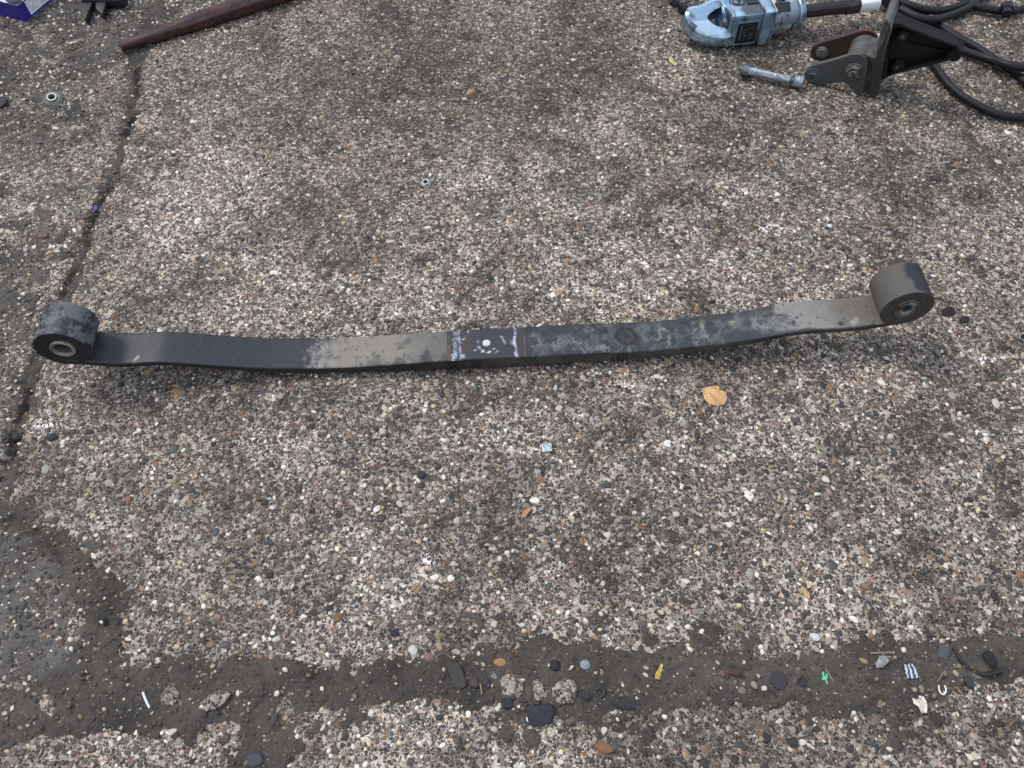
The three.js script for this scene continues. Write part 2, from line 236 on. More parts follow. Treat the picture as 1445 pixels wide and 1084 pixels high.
// ------------------------------------------------------------------ leaf spring
const HALF = 0.035;
function hermite(tab, x) { // smooth curve through [x, y] pairs
  let i = 0; while (i < tab.length - 2 && tab[i + 1][0] < x) i++;
  const p = k => tab[clamp(k, 0, tab.length - 1)], a = p(i), b = p(i + 1), h = b[0] - a[0], t = (x - a[0]) / h;
  const sl = (u, v) => (v[1] - u[1]) / (v[0] - u[0] || 1), m = k => { const l = sl(p(k - 1), p(k)), r = sl(p(k), p(k + 1)); return k <= 0 ? r : k >= tab.length - 1 ? l : l * r <= 0 ? 0 : 2 * l * r / (l + r); };
  const m0 = m(i) * h, m1 = m(i + 1) * h, t2 = t * t, t3 = t2 * t; return (2 * t3 - 3 * t2 + 1) * a[1] + (t3 - 2 * t2 + t) * m0 + (3 * t2 - 2 * t3) * b[1] + (t3 - t2) * m1;
}
const under = [[-0.751, 0.0715], [-0.70, 0.061], [-0.66, 0.0540], [-0.635, 0.0538], [-0.60, 0.0545], [-0.57, 0.0505], [-0.5, 0.036], [-0.384, 0.015], [-0.23, 0.005], [-0.1, 0.0035], [0, 0.0033], [0.1, 0.0038], [0.18, 0.0055], [0.277, 0.0085], [0.392, 0.023], [0.515, 0.050], [0.557, 0.062], [0.59, 0.0665], [0.62, 0.0675], [0.66, 0.0682], [0.709, 0.0755], [0.757, 0.0865]];
const thick = [[-0.75, 0.0135], [-0.5, 0.0135], [-0.38, 0.016], [-0.23, 0.021], [-0.1, 0.028], [0, 0.031], [0.17, 0.031], [0.27, 0.027], [0.39, 0.021], [0.5, 0.0145], [0.75, 0.0128]];
const mid = s => hermite(under, s) + hermite(thick, s) / 2;
function barPath() { const p = []; for (let k = 0; k <= 220; k++) { const s = mix(-0.751, 0.757, k / 220), e = 0.002, d = (mid(Math.min(s + e, 0.757)) - mid(Math.max(s - e, -0.751))) / (Math.min(s + e, 0.757) - Math.max(s - e, -0.751)), l = Math.hypot(1, d); p.push({ x: s, y: mid(s), nx: -d / l, ny: 1 / l, t: hermite(thick, s), u: (s + 0.76) / 1.52 }); } return p; }
const bar = barPath();
function section(t, half, c) { // [across, off the middle, v]; starts at the far top edge and goes round
  const o = [], h = t / 2, arc = (cx, cy, a0, v0, v1) => { for (let k = 0; k <= 4; k++) { const a = a0 - k / 4 * Math.PI / 2; o.push([cx + c * Math.cos(a), cy + c * Math.sin(a), mix(v0, v1, k / 4)]); } };
  for (let k = 1; k < 8; k++) o.push([mix(-half + c, half - c, k / 8), h, mix(0.02, 0.38, k / 8)]);
  arc(half - c, h - c, Math.PI / 2, 0.38, 0.42); arc(half - c, -h + c, 0, 0.48, 0.52);
  for (let k = 1; k < 8; k++) o.push([mix(half - c, -half + c, k / 8), -h, mix(0.52, 0.88, k / 8)]);
  arc(-half + c, -h + c, -Math.PI / 2, 0.88, 0.92); arc(-half + c, h - c, Math.PI, 0.98, 1.02); o.push([...o[0].slice(0, 2), o[0][2] + 1]); return o;
}
function sweep(path, half, caps, c = 0.0035) {
  const pos = [], uv = [], idx = [], n = section(0.02, half, c).length;
  for (const q of path) for (const [z, o, v] of section(q.t, half, c)) { pos.push(q.x + q.nx * o, q.y + q.ny * o, z); uv.push(q.u, v); }
  for (let i = 0; i + 1 < path.length; i++) for (let k = 0; k + 1 < n; k++) { const a = i * n + k, b = a + 1, c = a + n, d = c + 1; idx.push(a, b, c, b, d, c); }
  const cap = (i, flip) => { const b0 = pos.length / 3, q = path[i]; pos.push(q.x, q.y, 0); uv.push(q.u, 0.2); for (let k = 0; k < n; k++) { const s = (i * n + k) * 3; pos.push(pos[s], pos[s + 1], pos[s + 2]); uv.push(q.u, 0.2); } for (let k = 0; k + 1 < n; k++) flip ? idx.push(b0, b0 + 2 + k, b0 + 1 + k) : idx.push(b0, b0 + 1 + k, b0 + 2 + k); };
  if (caps.includes(0)) cap(0, true); if (caps.includes(1)) cap(path.length - 1, false);
  const g = new THREE.BufferGeometry(); g.setAttribute('position', new THREE.Float32BufferAttribute(pos, 3)); g.setAttribute('uv', new THREE.Float32BufferAttribute(uv, 2)); g.setIndex(idx); g.computeVertexNormals(); return g;
}
const DUST = [0.235, 0.215, 0.185], PALE = [0.185, 0.192, 0.205], PAINT = [0.0100, 0.0122, 0.0195], RUST = [0.12, 0.055, 0.028], CHALK = [0.42, 0.44, 0.54];
const dots = []; { const r = rng(401); for (let k = 0; k < 46; k++) dots.push([mix(0.50, 0.72, Math.pow(r(), 1.3)), 0.1 + 0.85 * r(), 0.0012 + 0.0028 * Math.pow(r(), 3)]); }
const blotches = [ // s, across (0 far edge, 1 near edge), half length, half width, strength: pale smears of dried mud
  [0.096, 0.55, 0.022, 0.25, 0.62], [0.133, 0.62, 0.018, 0.32, 0.5], [0.186, 0.75, 0.022, 0.2, 0.75], [0.213, 0.84, 0.03, 0.13, 0.7], [0.175, 0.3, 0.02, 0.2, 0.5], [0.263, 0.88, 0.016, 0.08, 0.75], [0.299, 0.5, 0.012, 0.35, 0.42], [0.318, 0.75, 0.014, 0.22, 0.7], [0.334, 0.4, 0.010, 0.5, 0.75], [0.406, 0.35, 0.012, 0.28, 0.75], [0.409, 0.65, 0.02, 0.22, 0.75], [0.390, 0.85, 0.018, 0.1, 0.6], [0.462, 0.35, 0.016, 0.24, 0.8], [0.473, 0.62, 0.02, 0.16, 0.55], [0.508, 0.35, 0.014, 0.25, 0.6], [0.525, 0.6, 0.022, 0.26, 0.75], [0.424, 0.45, 0.006, 0.06, 0.6],
];
function ridge(x, y, s) { let v = 0, a = 0.5; for (let k = 0; k < 5; k++) { v += a * (1 - Math.abs(2 * vnoise(x, y, s + k) - 1)); a *= 0.55; x = x * 2.1 + 3; y = y * 2.1 + 1; } return v / 1.05; }
function barColour(s, w) { // top of the leaf; w runs from the far edge (0) to the near edge (1)
  const n = fbm(s * 60, w * 4.2 + 7, 411, 5), f = fbm(s * 260, w * 18, 415, 4), g = fbm(s * 22, w * 1.6, 417, 3), h = hash(Math.round(s * 1400), Math.round(w * 100), 419), wisp = ridge(s * 55 + n * 2, w * 4.5 + f * 1.5, 423);
  let c = PAINT.map(v => v * (0.85 + 0.3 * f)), rough = 0.42 + 0.10 * n;
  const put = (to, a) => { a = clamp(a); c = mix3(c, to, a); rough = mix(rough, 0.86, a); };
  put(PALE, 0.035 * smooth(0.45, 0.75, f) + 0.05 * smooth(0.5, 0.7, g) * smooth(0.4, 0.6, n));
  // dust left of the clamp seat: brushed thin at its tip and along the near edge
  const tip = smooth(-0.349, -0.299, s - 0.018 * smooth(0.45, 0.1, w) + (n - 0.5) * 0.06 + (f - 0.5) * 0.03), l = tip * smooth(-0.075, -0.079, s);
  const near = smooth(0.60, 0.97, w + (n - 0.5) * 0.9) * smooth(-0.234, -0.204, s + (n - 0.5) * 0.05);
  put(mix3([0.235, 0.212, 0.178], [0.135, 0.132, 0.115], smooth(-0.198, -0.106, s + (g - 0.5) * 0.1)), l * (0.90 + 0.35 * (f - 0.5) + 0.2 * (h - 0.5)) * (1 - 0.85 * near) * (1 - 0.55 * smooth(0.56, 0.68, n + (f - 0.5) * 0.3)));
  put([0.33, 0.34, 0.35], 0.55 * tip * smooth(-0.276, -0.328, s) * smooth(0.5, 0.62, f) );
  const seat = smooth(-0.075, -0.069, s) * smooth(0.072, 0.064, s), broken = smooth(0.40, 0.58, f + 0.25 * (n - 0.5));
  if (seat > 0) {
    put([0.042, 0.044, 0.05], (0.45 + 0.6 * (n - 0.5)) * seat);
    put([0.16, 0.095, 0.05], 0.7 * smooth(0.0035, 0.0008, Math.abs(s - -0.073 + (f - 0.5) * 0.004)) * smooth(0.1, 0.35, w) * broken);
    put([0.055, 0.042, 0.036], 0.6 * smooth(0.010, 0.003, Math.abs(s - 0.061 + (n - 0.5) * 0.006)) * (0.3 + 0.9 * n));
    put([0.15, 0.10, 0.06], 0.6 * smooth(0.0028, 0.0008, Math.abs(s - 0.069 + (f - 0.5) * 0.004)) * broken);
    put([0.06, 0.045, 0.04], 0.8 * smooth(0.02, 0.006, Math.hypot(s - -0.042, (w - 0.5) * 0.05) + (n - 0.5) * 0.01));
    const wav = (n - 0.5) * 0.016 + (f - 0.5) * 0.006;
    put(CHALK, 0.85 * smooth(0.0050, 0.0010, Math.abs(s - -0.061 + wav)) * (0.25 + 0.75 * broken) * (0.35 + 0.65 * w));
    put(CHALK, 0.65 * smooth(0.0036, 0.0008, Math.abs(s - -0.052 - wav)) * broken);
    put(CHALK, 0.65 * smooth(0.0050, 0.001, Math.abs(s - -0.045 + (w - 0.35) * 0.04 + wav)) * smooth(0.55, 0.35, w) * broken);
    put(CHALK, 0.65 * smooth(0.007, 0.001, Math.hypot(s - -0.048, (w - 0.87) * 0.07) + (f - 0.5) * 0.006) + 0.5 * smooth(0.010, 0.002, Math.hypot(s - -0.064, (w - 0.82) * 0.10) + (f - 0.5) * 0.008));
    put(CHALK, 0.85 * smooth(0.0042, 0.0010, Math.abs(s - 0.051 + wav * 0.5)) * (0.35 + 0.65 * broken) + 0.35 * smooth(0.008, 0.002, Math.abs(s - 0.047)) * broken * smooth(0.5, 0.62, n));
    put([0.34, 0.37, 0.43], 0.6 * smooth(0.0035, 0.001, Math.abs(Math.hypot(s - 0.006, (w - 0.5) * 0.08) - 0.024 + (f - 0.5) * 0.008)) * smooth(0.46, 0.6, n));
    for (const [ds, dw, dl, a] of [[-0.010, 0.74, 0.0042, 0.7], [0.002, 0.77, 0.0042, 0.65], [0.010, 0.69, 0.0030, 0.6], [-0.024, 0.70, 0.0034, 0.6]]) put([0.60, 0.63, 0.62], a * smooth(dl, dl * 0.35, Math.hypot(s - ds + (w - dw) * 0.04, (w - dw) * 0.085) + (f - 0.5) * 0.003));
  }
  if (s > 0.074) {
    const thin = smooth(0.557, 0.505, s);
    put(PALE, thin * (0.05 * smooth(0.4, 0.65, n) + 0.30 * smooth(0.62, 0.78, wisp) * (0.6 + 0.8 * h) * smooth(0.40, 0.62, g + 0.1 * (w - 0.4))));
    for (const [bs, bw, ls, lw, a] of blotches) { const q = Math.hypot((s - bs) / ls, (w - bw) / lw); if (q < 1.9) put(a > 0.72 && bw < 0.5 ? [0.22, 0.21, 0.18] : PALE, a * (0.05 + 0.75 * smooth(0.54, 0.74, wisp + 0.10 * (1 - q))) * (0.6 + 0.8 * smooth(0.4, 0.6, f)) * (0.75 + 0.5 * h) * smooth(1.35, 0.25, q + (n - 0.5) * 3.0 + (f - 0.5) * 1.6)); }
    const ring = Math.hypot(s - 0.261, (w - 0.47) * 0.07) + (f - 0.5) * 0.002; put(PAINT, 0.75 * smooth(0.024, 0.018, ring)); put([0.075, 0.055, 0.042], 0.75 * smooth(0.004, 0.001, Math.abs(ring - 0.0115)) * (0.35 + 0.9 * n) + 0.4 * smooth(0.002, 0.0005, Math.abs(ring - 0.006)));
    const ring2 = Math.hypot(s - 0.368, (w - 0.45) * 0.07); put([0.10, 0.105, 0.11], 0.4 * smooth(0.003, 0.001, Math.abs(ring2 - 0.012)) * (0.4 + n));
    const e = smooth(0.528, 0.565, s + (n - 0.5) * 0.09 + (f - 0.5) * 0.03 + 0.02 * (0.5 - w)); let keep = 0.92 + 0.22 * (f - 0.5) + 0.16 * (h - 0.5);
    keep *= 1 - 0.85 * smooth(0.93, 0.99, w + (n - 0.5) * 0.16 + 0.05 * smooth(0.639, 0.560, s));
    put(mix3([0.225, 0.215, 0.20], [0.135, 0.120, 0.098], smooth(0.586, 0.695, s + (g - 0.5) * 0.12 + 0.05 * (0.5 - w))), e * keep);
    for (const [ds, dw, r] of dots) put([0.055, 0.048, 0.04], 0.75 * smooth(r * 1.3, r * 0.3, Math.hypot(s - ds, (w - dw) * 0.07) + (f - 0.5) * 0.004));
    put(PAINT, 0.85 * smooth(0.006, 0.002, Math.hypot((s - 0.650) * 0.8, (w - 0.83) * 0.07) + (f - 0.5) * 0.006));
    put([0.40, 0.39, 0.375], 0.6 * smooth(0.012, 0.002, Math.hypot(s - 0.672, (w - 0.80) * 0.07) + (n - 0.5) * 0.02 + (f - 0.5) * 0.01));
  } else if (s < -0.503) {
    const a = s - -0.630 + (w - 0.5) * 0.016; put([0.12, 0.10, 0.08], 0.6 * smooth(0.009, 0.001, Math.abs(a)) * smooth(0.50, 0.62, f + 0.1 * n)); put([0.42, 0.41, 0.39], 0.8 * smooth(0.006, 0.001, Math.hypot(s - -0.636 + (w - 0.84) * 0.03, (w - 0.84) * 0.05) + (f - 0.5) * 0.006));
    put([0.05, 0.045, 0.042], 0.35 * smooth(-0.625, -0.685, s) * smooth(0.4, 0.6, n));
  }
  return [c, rough];
}
const strokes = [[[0.0, 0.15], [0.0, 0.85]], [[0.3, 0.85], [0.55, 0.85]], [[0.55, 0.85], [0.55, 0.15]], [[0.35, 0.5], [0.55, 0.5]], [[0.3, 0.15], [0.55, 0.15]], [[0.8, 0.85], [1.05, 0.85]], [[1.05, 0.85], [1.05, 0.15]], [[0.85, 0.5], [1.05, 0.5]], [[0.8, 0.15], [1.05, 0.15]], [[1.35, 0.2], [1.35, 0.75]]]; // the stamped number on the near side
function sideColour(s, q) { // near and far sides of the leaf; q from the bottom (0) to the top (1)
  const n = fbm(s * 40, q * 1.5, 421, 5), f = fbm(s * 300, q * 9, 425, 3), a = smooth(-0.066, 0.120, s) * smooth(0.547, 0.396, s) * 0.75 + 0.25 * smooth(0.511, 0.599, s);
  let c = mix3([0.014, 0.0135, 0.013], [0.062, 0.055, 0.046], clamp(a * (0.55 + 0.9 * n) + 0.30 * smooth(0.5, 0.7, n) * smooth(-0.404, -0.171, s))), rough = 0.62;
  c = mix3(c, RUST, 0.35 * smooth(0.62, 0.75, fbm(s * 90, q * 2, 427, 3)) * smooth(-0.224, -0.066, s));
  if (Math.abs(s - 0.249) < 0.03) { const gx = (s - 0.234) / 0.0185, gy = q * 1.25 - 0.1; for (const [p0, p1] of strokes) if (segDist(gx, gy * 0.8, [p0[0], p0[1] * 0.8], [p1[0], p1[1] * 0.8])[0] < 0.085) c = [0.004, 0.004, 0.004]; }
  if (Math.abs(s - 0.217) < 0.007 && q > 0.75) c = [0.005, 0.005, 0.005];
  return [c.map(v => v * (0.8 + 0.4 * f)), rough];
}
function barAt(i, j, W, Hh) {
  const s = (i + 0.5) / W * 1.52 - 0.76, v = (j + 0.5) / Hh;
  if (v < 0.41) return barColour(s, clamp((v + 0.01) / 0.42)); if (v < 0.5) return sideColour(s, clamp((0.5 - v) / 0.1)); if (v > 0.9) return sideColour(s, clamp((v - 0.9) / 0.1)); return [[0.02, 0.019, 0.018], 0.7];
}
const W = 2048, Hh = 256, barCache = []; for (let j = 0; j < Hh; j++) for (let i = 0; i < W; i++) barCache.push(barAt(i, j, W, Hh));
const steelBump = dataTex(256, 256, (i, j) => fbm(i / 9, j / 9, 431, 5), false);
const sb = steelBump.clone(); sb.repeat.set(16, 2); sb.needsUpdate = true;
const barMat = new THREE.MeshStandardMaterial({ map: dataTex(W, Hh, (i, j) => barCache[j * W + i][0]), roughnessMap: dataTex(W, Hh, (i, j) => barCache[j * W + i][1], false), roughness: 1, metalness: 0, bumpMap: sb, bumpScale: 0.00012 });
const spring = thing('leaf_spring', 'long black steel leaf spring with a rolled eye at each end, dusty in places', 'leaf spring', [-0.045, 0, -0.907], 3 * Math.PI / 180);
part('leaf', sweep(bar, HALF, []), barMat, spring);
function eyePath(end) {
  const q = end < 0 ? bar[0] : bar[bar.length - 1], dir = end < 0 ? -1 : 1, R = 0.0465 - q.t / 2, p = [], steps = 90, total = 5.75;
  // the strip leaves the leaf along its tangent, then rolls upward and back round a centre R above it
  const tx = dir * q.ny, ty = dir * -q.nx, cx = q.x + q.nx * R, cy = q.y + q.ny * R;
  for (let k = 0; k <= steps; k++) { const a = total * k / steps, s = Math.sin(a), c = Math.cos(a), nx = q.nx * c - tx * s, ny = q.ny * c - ty * s, g = 0.0012 * smooth(0.6, 1, k / steps); p.push({ x: cx - nx * (R - g), y: cy - ny * (R - g), nx, ny, t: q.t, u: k / steps }); }
  return { p: end < 0 ? p.reverse() : p, cx, cy, R, t: q.t };
}
function eyeMat(fn) { const w = 512, h = 256, c = []; for (let j = 0; j < h; j++) for (let i = 0; i < w; i++) c.push(fn((i + 0.5) / w, (j + 0.5) / h)); const b = steelBump.clone(); b.repeat.set(4, 2); b.needsUpdate = true; return new THREE.MeshStandardMaterial({ map: dataTex(w, h, (i, j) => c[j * w + i][0]), roughnessMap: dataTex(w, h, (i, j) => c[j * w + i][1], false), roughness: 1, bumpMap: b, bumpScale: 0.0006 }); }
const eyeLeft = eyeMat((u, v) => { // grey blue smears over black paint
  const w = clamp((0.9 - v) / 0.4), n = fbm(u * 9 + w * 3, w * 3 - u * 5, 441, 5), f = fbm(u * 60, w * 12, 445, 4); let c = PAINT.map(x => x * (0.8 + 0.5 * f)), r = 0.42; if (v < 0.5 || v > 0.9) return [c.map(x => x * 0.7), 0.55];
  const a = clamp(0.72 * smooth(0.46, 0.66, n + (f - 0.5) * 0.4) + 0.20 * smooth(0.4, 0.7, f)); return [mix3(c, [0.125, 0.135, 0.145], a), mix(r, 0.8, a)];
});
const eyeRight = eyeMat((u, v) => { // dust over the side that faces along the spring, clean paint at the outer end
  const w = clamp((0.9 - v) / 0.4), n = fbm(u * 9, w * 3, 451, 5), f = fbm(u * 70, w * 14, 455, 4); let c = PAINT.map(x => x * (0.8 + 0.5 * f)); if (v < 0.5 || v > 0.9) return [mix3(c, [0.05, 0.043, 0.036], 0.9), 0.75];
  const d = Math.max(smooth(0.50, 0.54, u + (n - 0.5) * 0.09 + 0.10 * smooth(0.86, 0.98, w)), 0) * (0.9 + 0.2 * (f - 0.5)); return [mix3(c, [0.098, 0.090, 0.078], d), mix(0.42, 0.85, d)];
});
const rubber = mat([0.014, 0.0135, 0.013], 0.75), rubberDusty = mat([0.05, 0.043, 0.036], 0.85, 0, { bumpMap: steelBump, bumpScale: 0.0005 });
for (const end of [-1, 1]) {
  const e = eyePath(end), o = part('eye', sweep(e.p, HALF, [0, 1], 0.0014), end < 0 ? eyeLeft : eyeRight, spring), ri = e.R - e.t / 2 - 0.0002;
  o.userData.label = end < 0 ? 'black eye with grey blue smears and a pale sleeve' : 'dusty grey eye with a clean dark outer end';
  const put = (name, pts, m, seg = 56) => { const q = part(name, tf(lathe(pts, seg), [0, 0, 0], [Math.PI / 2, 0, 0]), m, o); q.position.set(e.cx, e.cy, 0); return q; };
  const both = p => [...p, ...p.slice().reverse().map(([r, y]) => [r, -y])];
  if (end < 0) {
    put('rubber_bush', [...both([[0.0210, 0.029], [0.0235, 0.0318], [0.028, 0.0332], [ri, 0.0336]]), [0.0210, 0.029]], rubber);
    put('sleeve', [...both([[0.0150, 0.0315], [0.0160, 0.0352], [0.0196, 0.0356], [0.0212, 0.0340], [0.0212, 0.020]]), [0.0150, 0.0315]], mat([0.40, 0.385, 0.31], 0.5, 0.35, { map: mottle([0.85, 0.85, 0.85], [0.4, 0.36, 0.3], 8, 0.5, 0.62, 461, 128) }));
    put('bore', [...both([[0.0070, 0.012], [0.0105, 0.014], [0.0150, 0.0315]]), [0.0055, 0.026]], mat([0.11, 0.105, 0.095], 0.45, 0.5));
  } else {
    put('rubber_bush', [...both([[0.0235, 0.0325], [0.0250, 0.0346], [0.030, 0.0350], [ri, 0.0349]]), [0.0235, 0.0325]], rubberDusty);
    put('sleeve', [...both([[0.0125, 0.0362], [0.0135, 0.0378], [0.0165, 0.0376], [0.0180, 0.0358], [0.0205, 0.0354], [0.0212, 0.0362], [0.0226, 0.0360], [0.0234, 0.0345], [0.0234, 0.02]]), [0.0125, 0.0362]], mat([0.20, 0.175, 0.14], 0.45, 0.6, { map: mottle([0.9, 0.9, 0.9], [0.45, 0.36, 0.28], 7, 0.45, 0.62, 465, 128) }));
    put('bore', [...both([[0.0090, 0.034], [0.0125, 0.0362]]), [0.0090, 0.034]], mat([0.26, 0.28, 0.31], 0.35, 0.7));
  }
}
{ const y = mid(0) + hermite(thick, 0) / 2; // white paint on the head of the centre bolt
  const q = part('centre_bolt', tf(lathe([[0, 0.0032], [0.004, 0.0030], [0.0068, 0.0020], [0.0078, 0.0006], [0.0082, -0.002]], 24)), mat([0.62, 0.65, 0.60], 0.7, 0, { bumpMap: steelBump, bumpScale: 0.0012 }), spring); q.position.set(-0.003, y, 0.0); q.userData.label = 'centre bolt head dabbed with white paint'; }
console.log('spring done');

// ------------------------------------------------------------------ impact wrench
{
  const w = thing('impact_wrench', 'pale blue air impact wrench with a D handle and long black anvil, on the ground', 'impact wrench', [0.580, 0.002, -1.902], 10.5 * Math.PI / 180);
  const blueMap = mottle([0.39, 0.53, 0.65], [0.22, 0.34, 0.46], 8, 0.38, 0.62, 501, 256, [0.09, 0.10, 0.11], 0.60, 0.68), blue = new THREE.MeshPhysicalMaterial({ clearcoat: 0.5, clearcoatRoughness: 0.15, map: blueMap, roughness: 0.25, metalness: 0.65, bumpMap: steelBump, bumpScale: 0.0006 });
  const alu = new THREE.MeshStandardMaterial({ map: mottle([0.50, 0.54, 0.58], [0.26, 0.31, 0.36], 7, 0.38, 0.62, 505, 256, [0.10, 0.10, 0.10], 0.64, 0.70), roughness: 0.36, metalness: 0.55, bumpMap: steelBump, bumpScale: 0.0008 });
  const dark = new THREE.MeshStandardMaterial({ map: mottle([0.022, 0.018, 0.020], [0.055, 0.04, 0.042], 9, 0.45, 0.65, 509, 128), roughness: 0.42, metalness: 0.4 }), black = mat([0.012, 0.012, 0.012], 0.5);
  const AX = 0.050;
  // D handle, lying flat
  const D = new THREE.Shape(); D.moveTo(-0.040, -0.052); D.bezierCurveTo(-0.085, -0.058, -0.130, -0.042, -0.150, -0.002); D.bezierCurveTo(-0.160, 0.026, -0.150, 0.050, -0.122, 0.048); D.bezierCurveTo(-0.095, 0.046, -0.085, 0.066, -0.040, 0.066); D.closePath();
  const hole = new THREE.Path(); hole.moveTo(-0.048, -0.034); hole.bezierCurveTo(-0.074, -0.040, -0.098, -0.028, -0.110, 0.000); hole.bezierCurveTo(-0.114, 0.028, -0.080, 0.034, -0.048, 0.050); hole.closePath(); D.holes.push(hole);
  part('handle', tf(toCreasedNormals(new THREE.ExtrudeGeometry(D, { depth: 0.022, bevelEnabled: true, bevelThickness: 0.014, bevelSize: 0.012, bevelOffset: -0.012, bevelSegments: 6, curveSegments: 16 }), 0.9), [0, 0.034, 0.0], [-Math.PI / 2 + 0.42, 0, 0]), blue, w);
  part('trigger', tf(new RoundedBoxGeometry(0.012, 0.022, 0.02, 3, 0.004), [-0.054, 0.052, 0.030], [0, 0, 0.2]), black, w);
  const inlet = part('air_inlet', tf(lathe([[0, 0], [0.012, 0], [0.0135, 0.004], [0.0135, 0.02], [0.009, 0.022], [0.009, 0.034], [0.0115, 0.036], [0.0115, 0.055], [0, 0.055]], 24), [-0.138, 0.064, -0.030], [-0.35, 0, 0.9]), black, w);
  part('collar', tf(lathe([[0.0095, 0], [0.0105, 0.002], [0.0105, 0.010], [0.0095, 0.012]], 24), [-0.138, 0.064, -0.030], [-0.35, 0, 0.9]).translate(-0.022, 0.012, -0.008), mat([0.42, 0.38, 0.36], 0.4, 0.7), inlet);
  // motor body: a rounded square block with a flat top
  const body = new THREE.Shape(); { const a = 0.050, b = 0.044, c = 0.010; body.moveTo(-a + c, -b); body.lineTo(a - c, -b); body.quadraticCurveTo(a, -b, a, -b + c); body.lineTo(a, b - c); body.quadraticCurveTo(a, b, a - c, b); body.lineTo(-a + c, b); body.quadraticCurveTo(-a, b, -a, b - c); body.lineTo(-a, -b + c); body.quadraticCurveTo(-a, -b, -a + c, -b); }
  const block = (shape, x0, x1, k, bev) => tf(toCreasedNormals(slab(shape, x1 - x0, bev, 3), 0.6), [x0, AX, 0], [0, Math.PI / 2, 0], [k, k, 1]);
  part('motor_housing', block(body, -0.046, 0.030, 1, 0.003), blue, w);
  part('back_flange', block(body, -0.054, -0.046, 1.03, 0.002), blue, w);
  const band = part('clamp_band', block(body, 0.030, 0.058, 1.10, 0.003), blue, w);
  part('rib', block(body, 0.0585, 0.064, 1.06, 0.002), alu, band);
  const nose = part('hammer_case', tf(lathe([[0, 0.062], [0.0475, 0.062], [0.0485, 0.066], [0.0475, 0.095], [0.043, 0.125], [0.040, 0.133], [0.038, 0.135], [0.0, 0.135]], 48), [0, AX, 0], [0, 0, -Math.PI / 2]), alu, w);
  part('bolt_head', tf(lathe([[0.005, 0], [0.0105, 0], [0.0115, 0.003], [0.011, 0.010], [0.006, 0.010], [0.005, 0.006], [0, 0.006]], 18), [0.090, AX + 0.045, 0.004], [0.1, 0, 0]), dark, nose);
  part('collar', tf(lathe([[0.018, 0.136], [0.038, 0.136], [0.040, 0.139], [0.039, 0.149], [0.035, 0.154], [0.018, 0.155]], 44), [0, AX, 0], [0, 0, -Math.PI / 2]), blue, w);
  const sh = part('anvil', tf(lathe([[0, 0.140], [0.0165, 0.140], [0.0165, 0.272], [0.0195, 0.275], [0.0195, 0.306], [0.0175, 0.310], [0, 0.310]], 36), [0, AX, 0], [0, 0, -Math.PI / 2]), dark, w);
  part('drive_sleeve', tf(lathe([[0, 0.310], [0.0155, 0.310], [0.0160, 0.312], [0.0160, 0.362], [0.015, 0.364], [0, 0.364]], 32), [0, AX, 0], [0, 0, -Math.PI / 2]), mat([0.72, 0.74, 0.78], 0.35), sh);
  // data plate on the near side, emblem and dark label on the top
  const plate = part('data_plate', tf(new RoundedBoxGeometry(0.052, 0.056, 0.0016, 2, 0.0006), [-0.006, AX - 0.006, 0.0504]), new THREE.MeshStandardMaterial({ roughness: 0.45, metalness: 0.2, map: (() => { const c = document.createElement('canvas'); c.width = 128; c.height = 128; const x = c.getContext('2d'), r = rng(77); x.fillStyle = '#15171a'; x.fillRect(0, 0, 128, 128); x.fillStyle = '#5c6670'; x.fillRect(22, 12, 9, 96); x.fillStyle = '#7d8790'; for (let k = 0; k < 9; k++) for (let u = 44; u < 114; u += 7) if (r() > 0.35) x.fillRect(u, 14 + k * 11, 3 + r() * 3, 2 + r() * 3); const t = new THREE.CanvasTexture(c); t.colorSpace = THREE.SRGBColorSpace; return t; })() }), w);
  part('frame', merge([tf(new THREE.BoxGeometry(0.058, 0.003, 0.003), [-0.006, AX + 0.0235, 0.0508]), tf(new THREE.BoxGeometry(0.058, 0.003, 0.003), [-0.006, AX - 0.0355, 0.0508]), tf(new THREE.BoxGeometry(0.003, 0.056, 0.003), [-0.0335, AX - 0.006, 0.0508])]), blue, plate);
  const em = part('emblem', tf(new THREE.TorusGeometry(0.0165, 0.0016, 8, 40), [-0.022, AX + 0.0445, -0.006], [Math.PI / 2, 0, 0], [1.1, 1, 1]), black, w);
  const arcTube = (cx, cz, r, a0, a1) => { const p = []; for (let k = 0; k <= 14; k++) { const a = mix(a0, a1, k / 14); p.push(new THREE.Vector3(cx + r * Math.cos(a), AX + 0.0445, cz - r * Math.sin(a))); } return new THREE.TubeGeometry(new THREE.CatmullRomCurve3(p), 20, 0.0016, 6); };
  part('letters', merge([arcTube(-0.024, -0.006, 0.0092, 0.7, 5.6), arcTube(-0.018, -0.009, 0.0048, -1.7, 1.7), new THREE.TubeGeometry(new THREE.LineCurve3(new THREE.Vector3(-0.0195, AX + 0.0445, -0.014), new THREE.Vector3(-0.0195, AX + 0.0445, 0.006)), 4, 0.0016, 6)]), black, em);
  part('top_cover', tf(new RoundedBoxGeometry(0.028, 0.004, 0.062, 2, 0.0015), [0.014, AX + 0.0446, -0.020]), black, w);
  part('dark_vent_block', tf(new RoundedBoxGeometry(0.040, 0.006, 0.024, 2, 0.002), [0.086, AX + 0.037, 0.027], [0.65, 0, -0.05]), black, w);  // raised block, black colour standing in for the shade of a recess
}

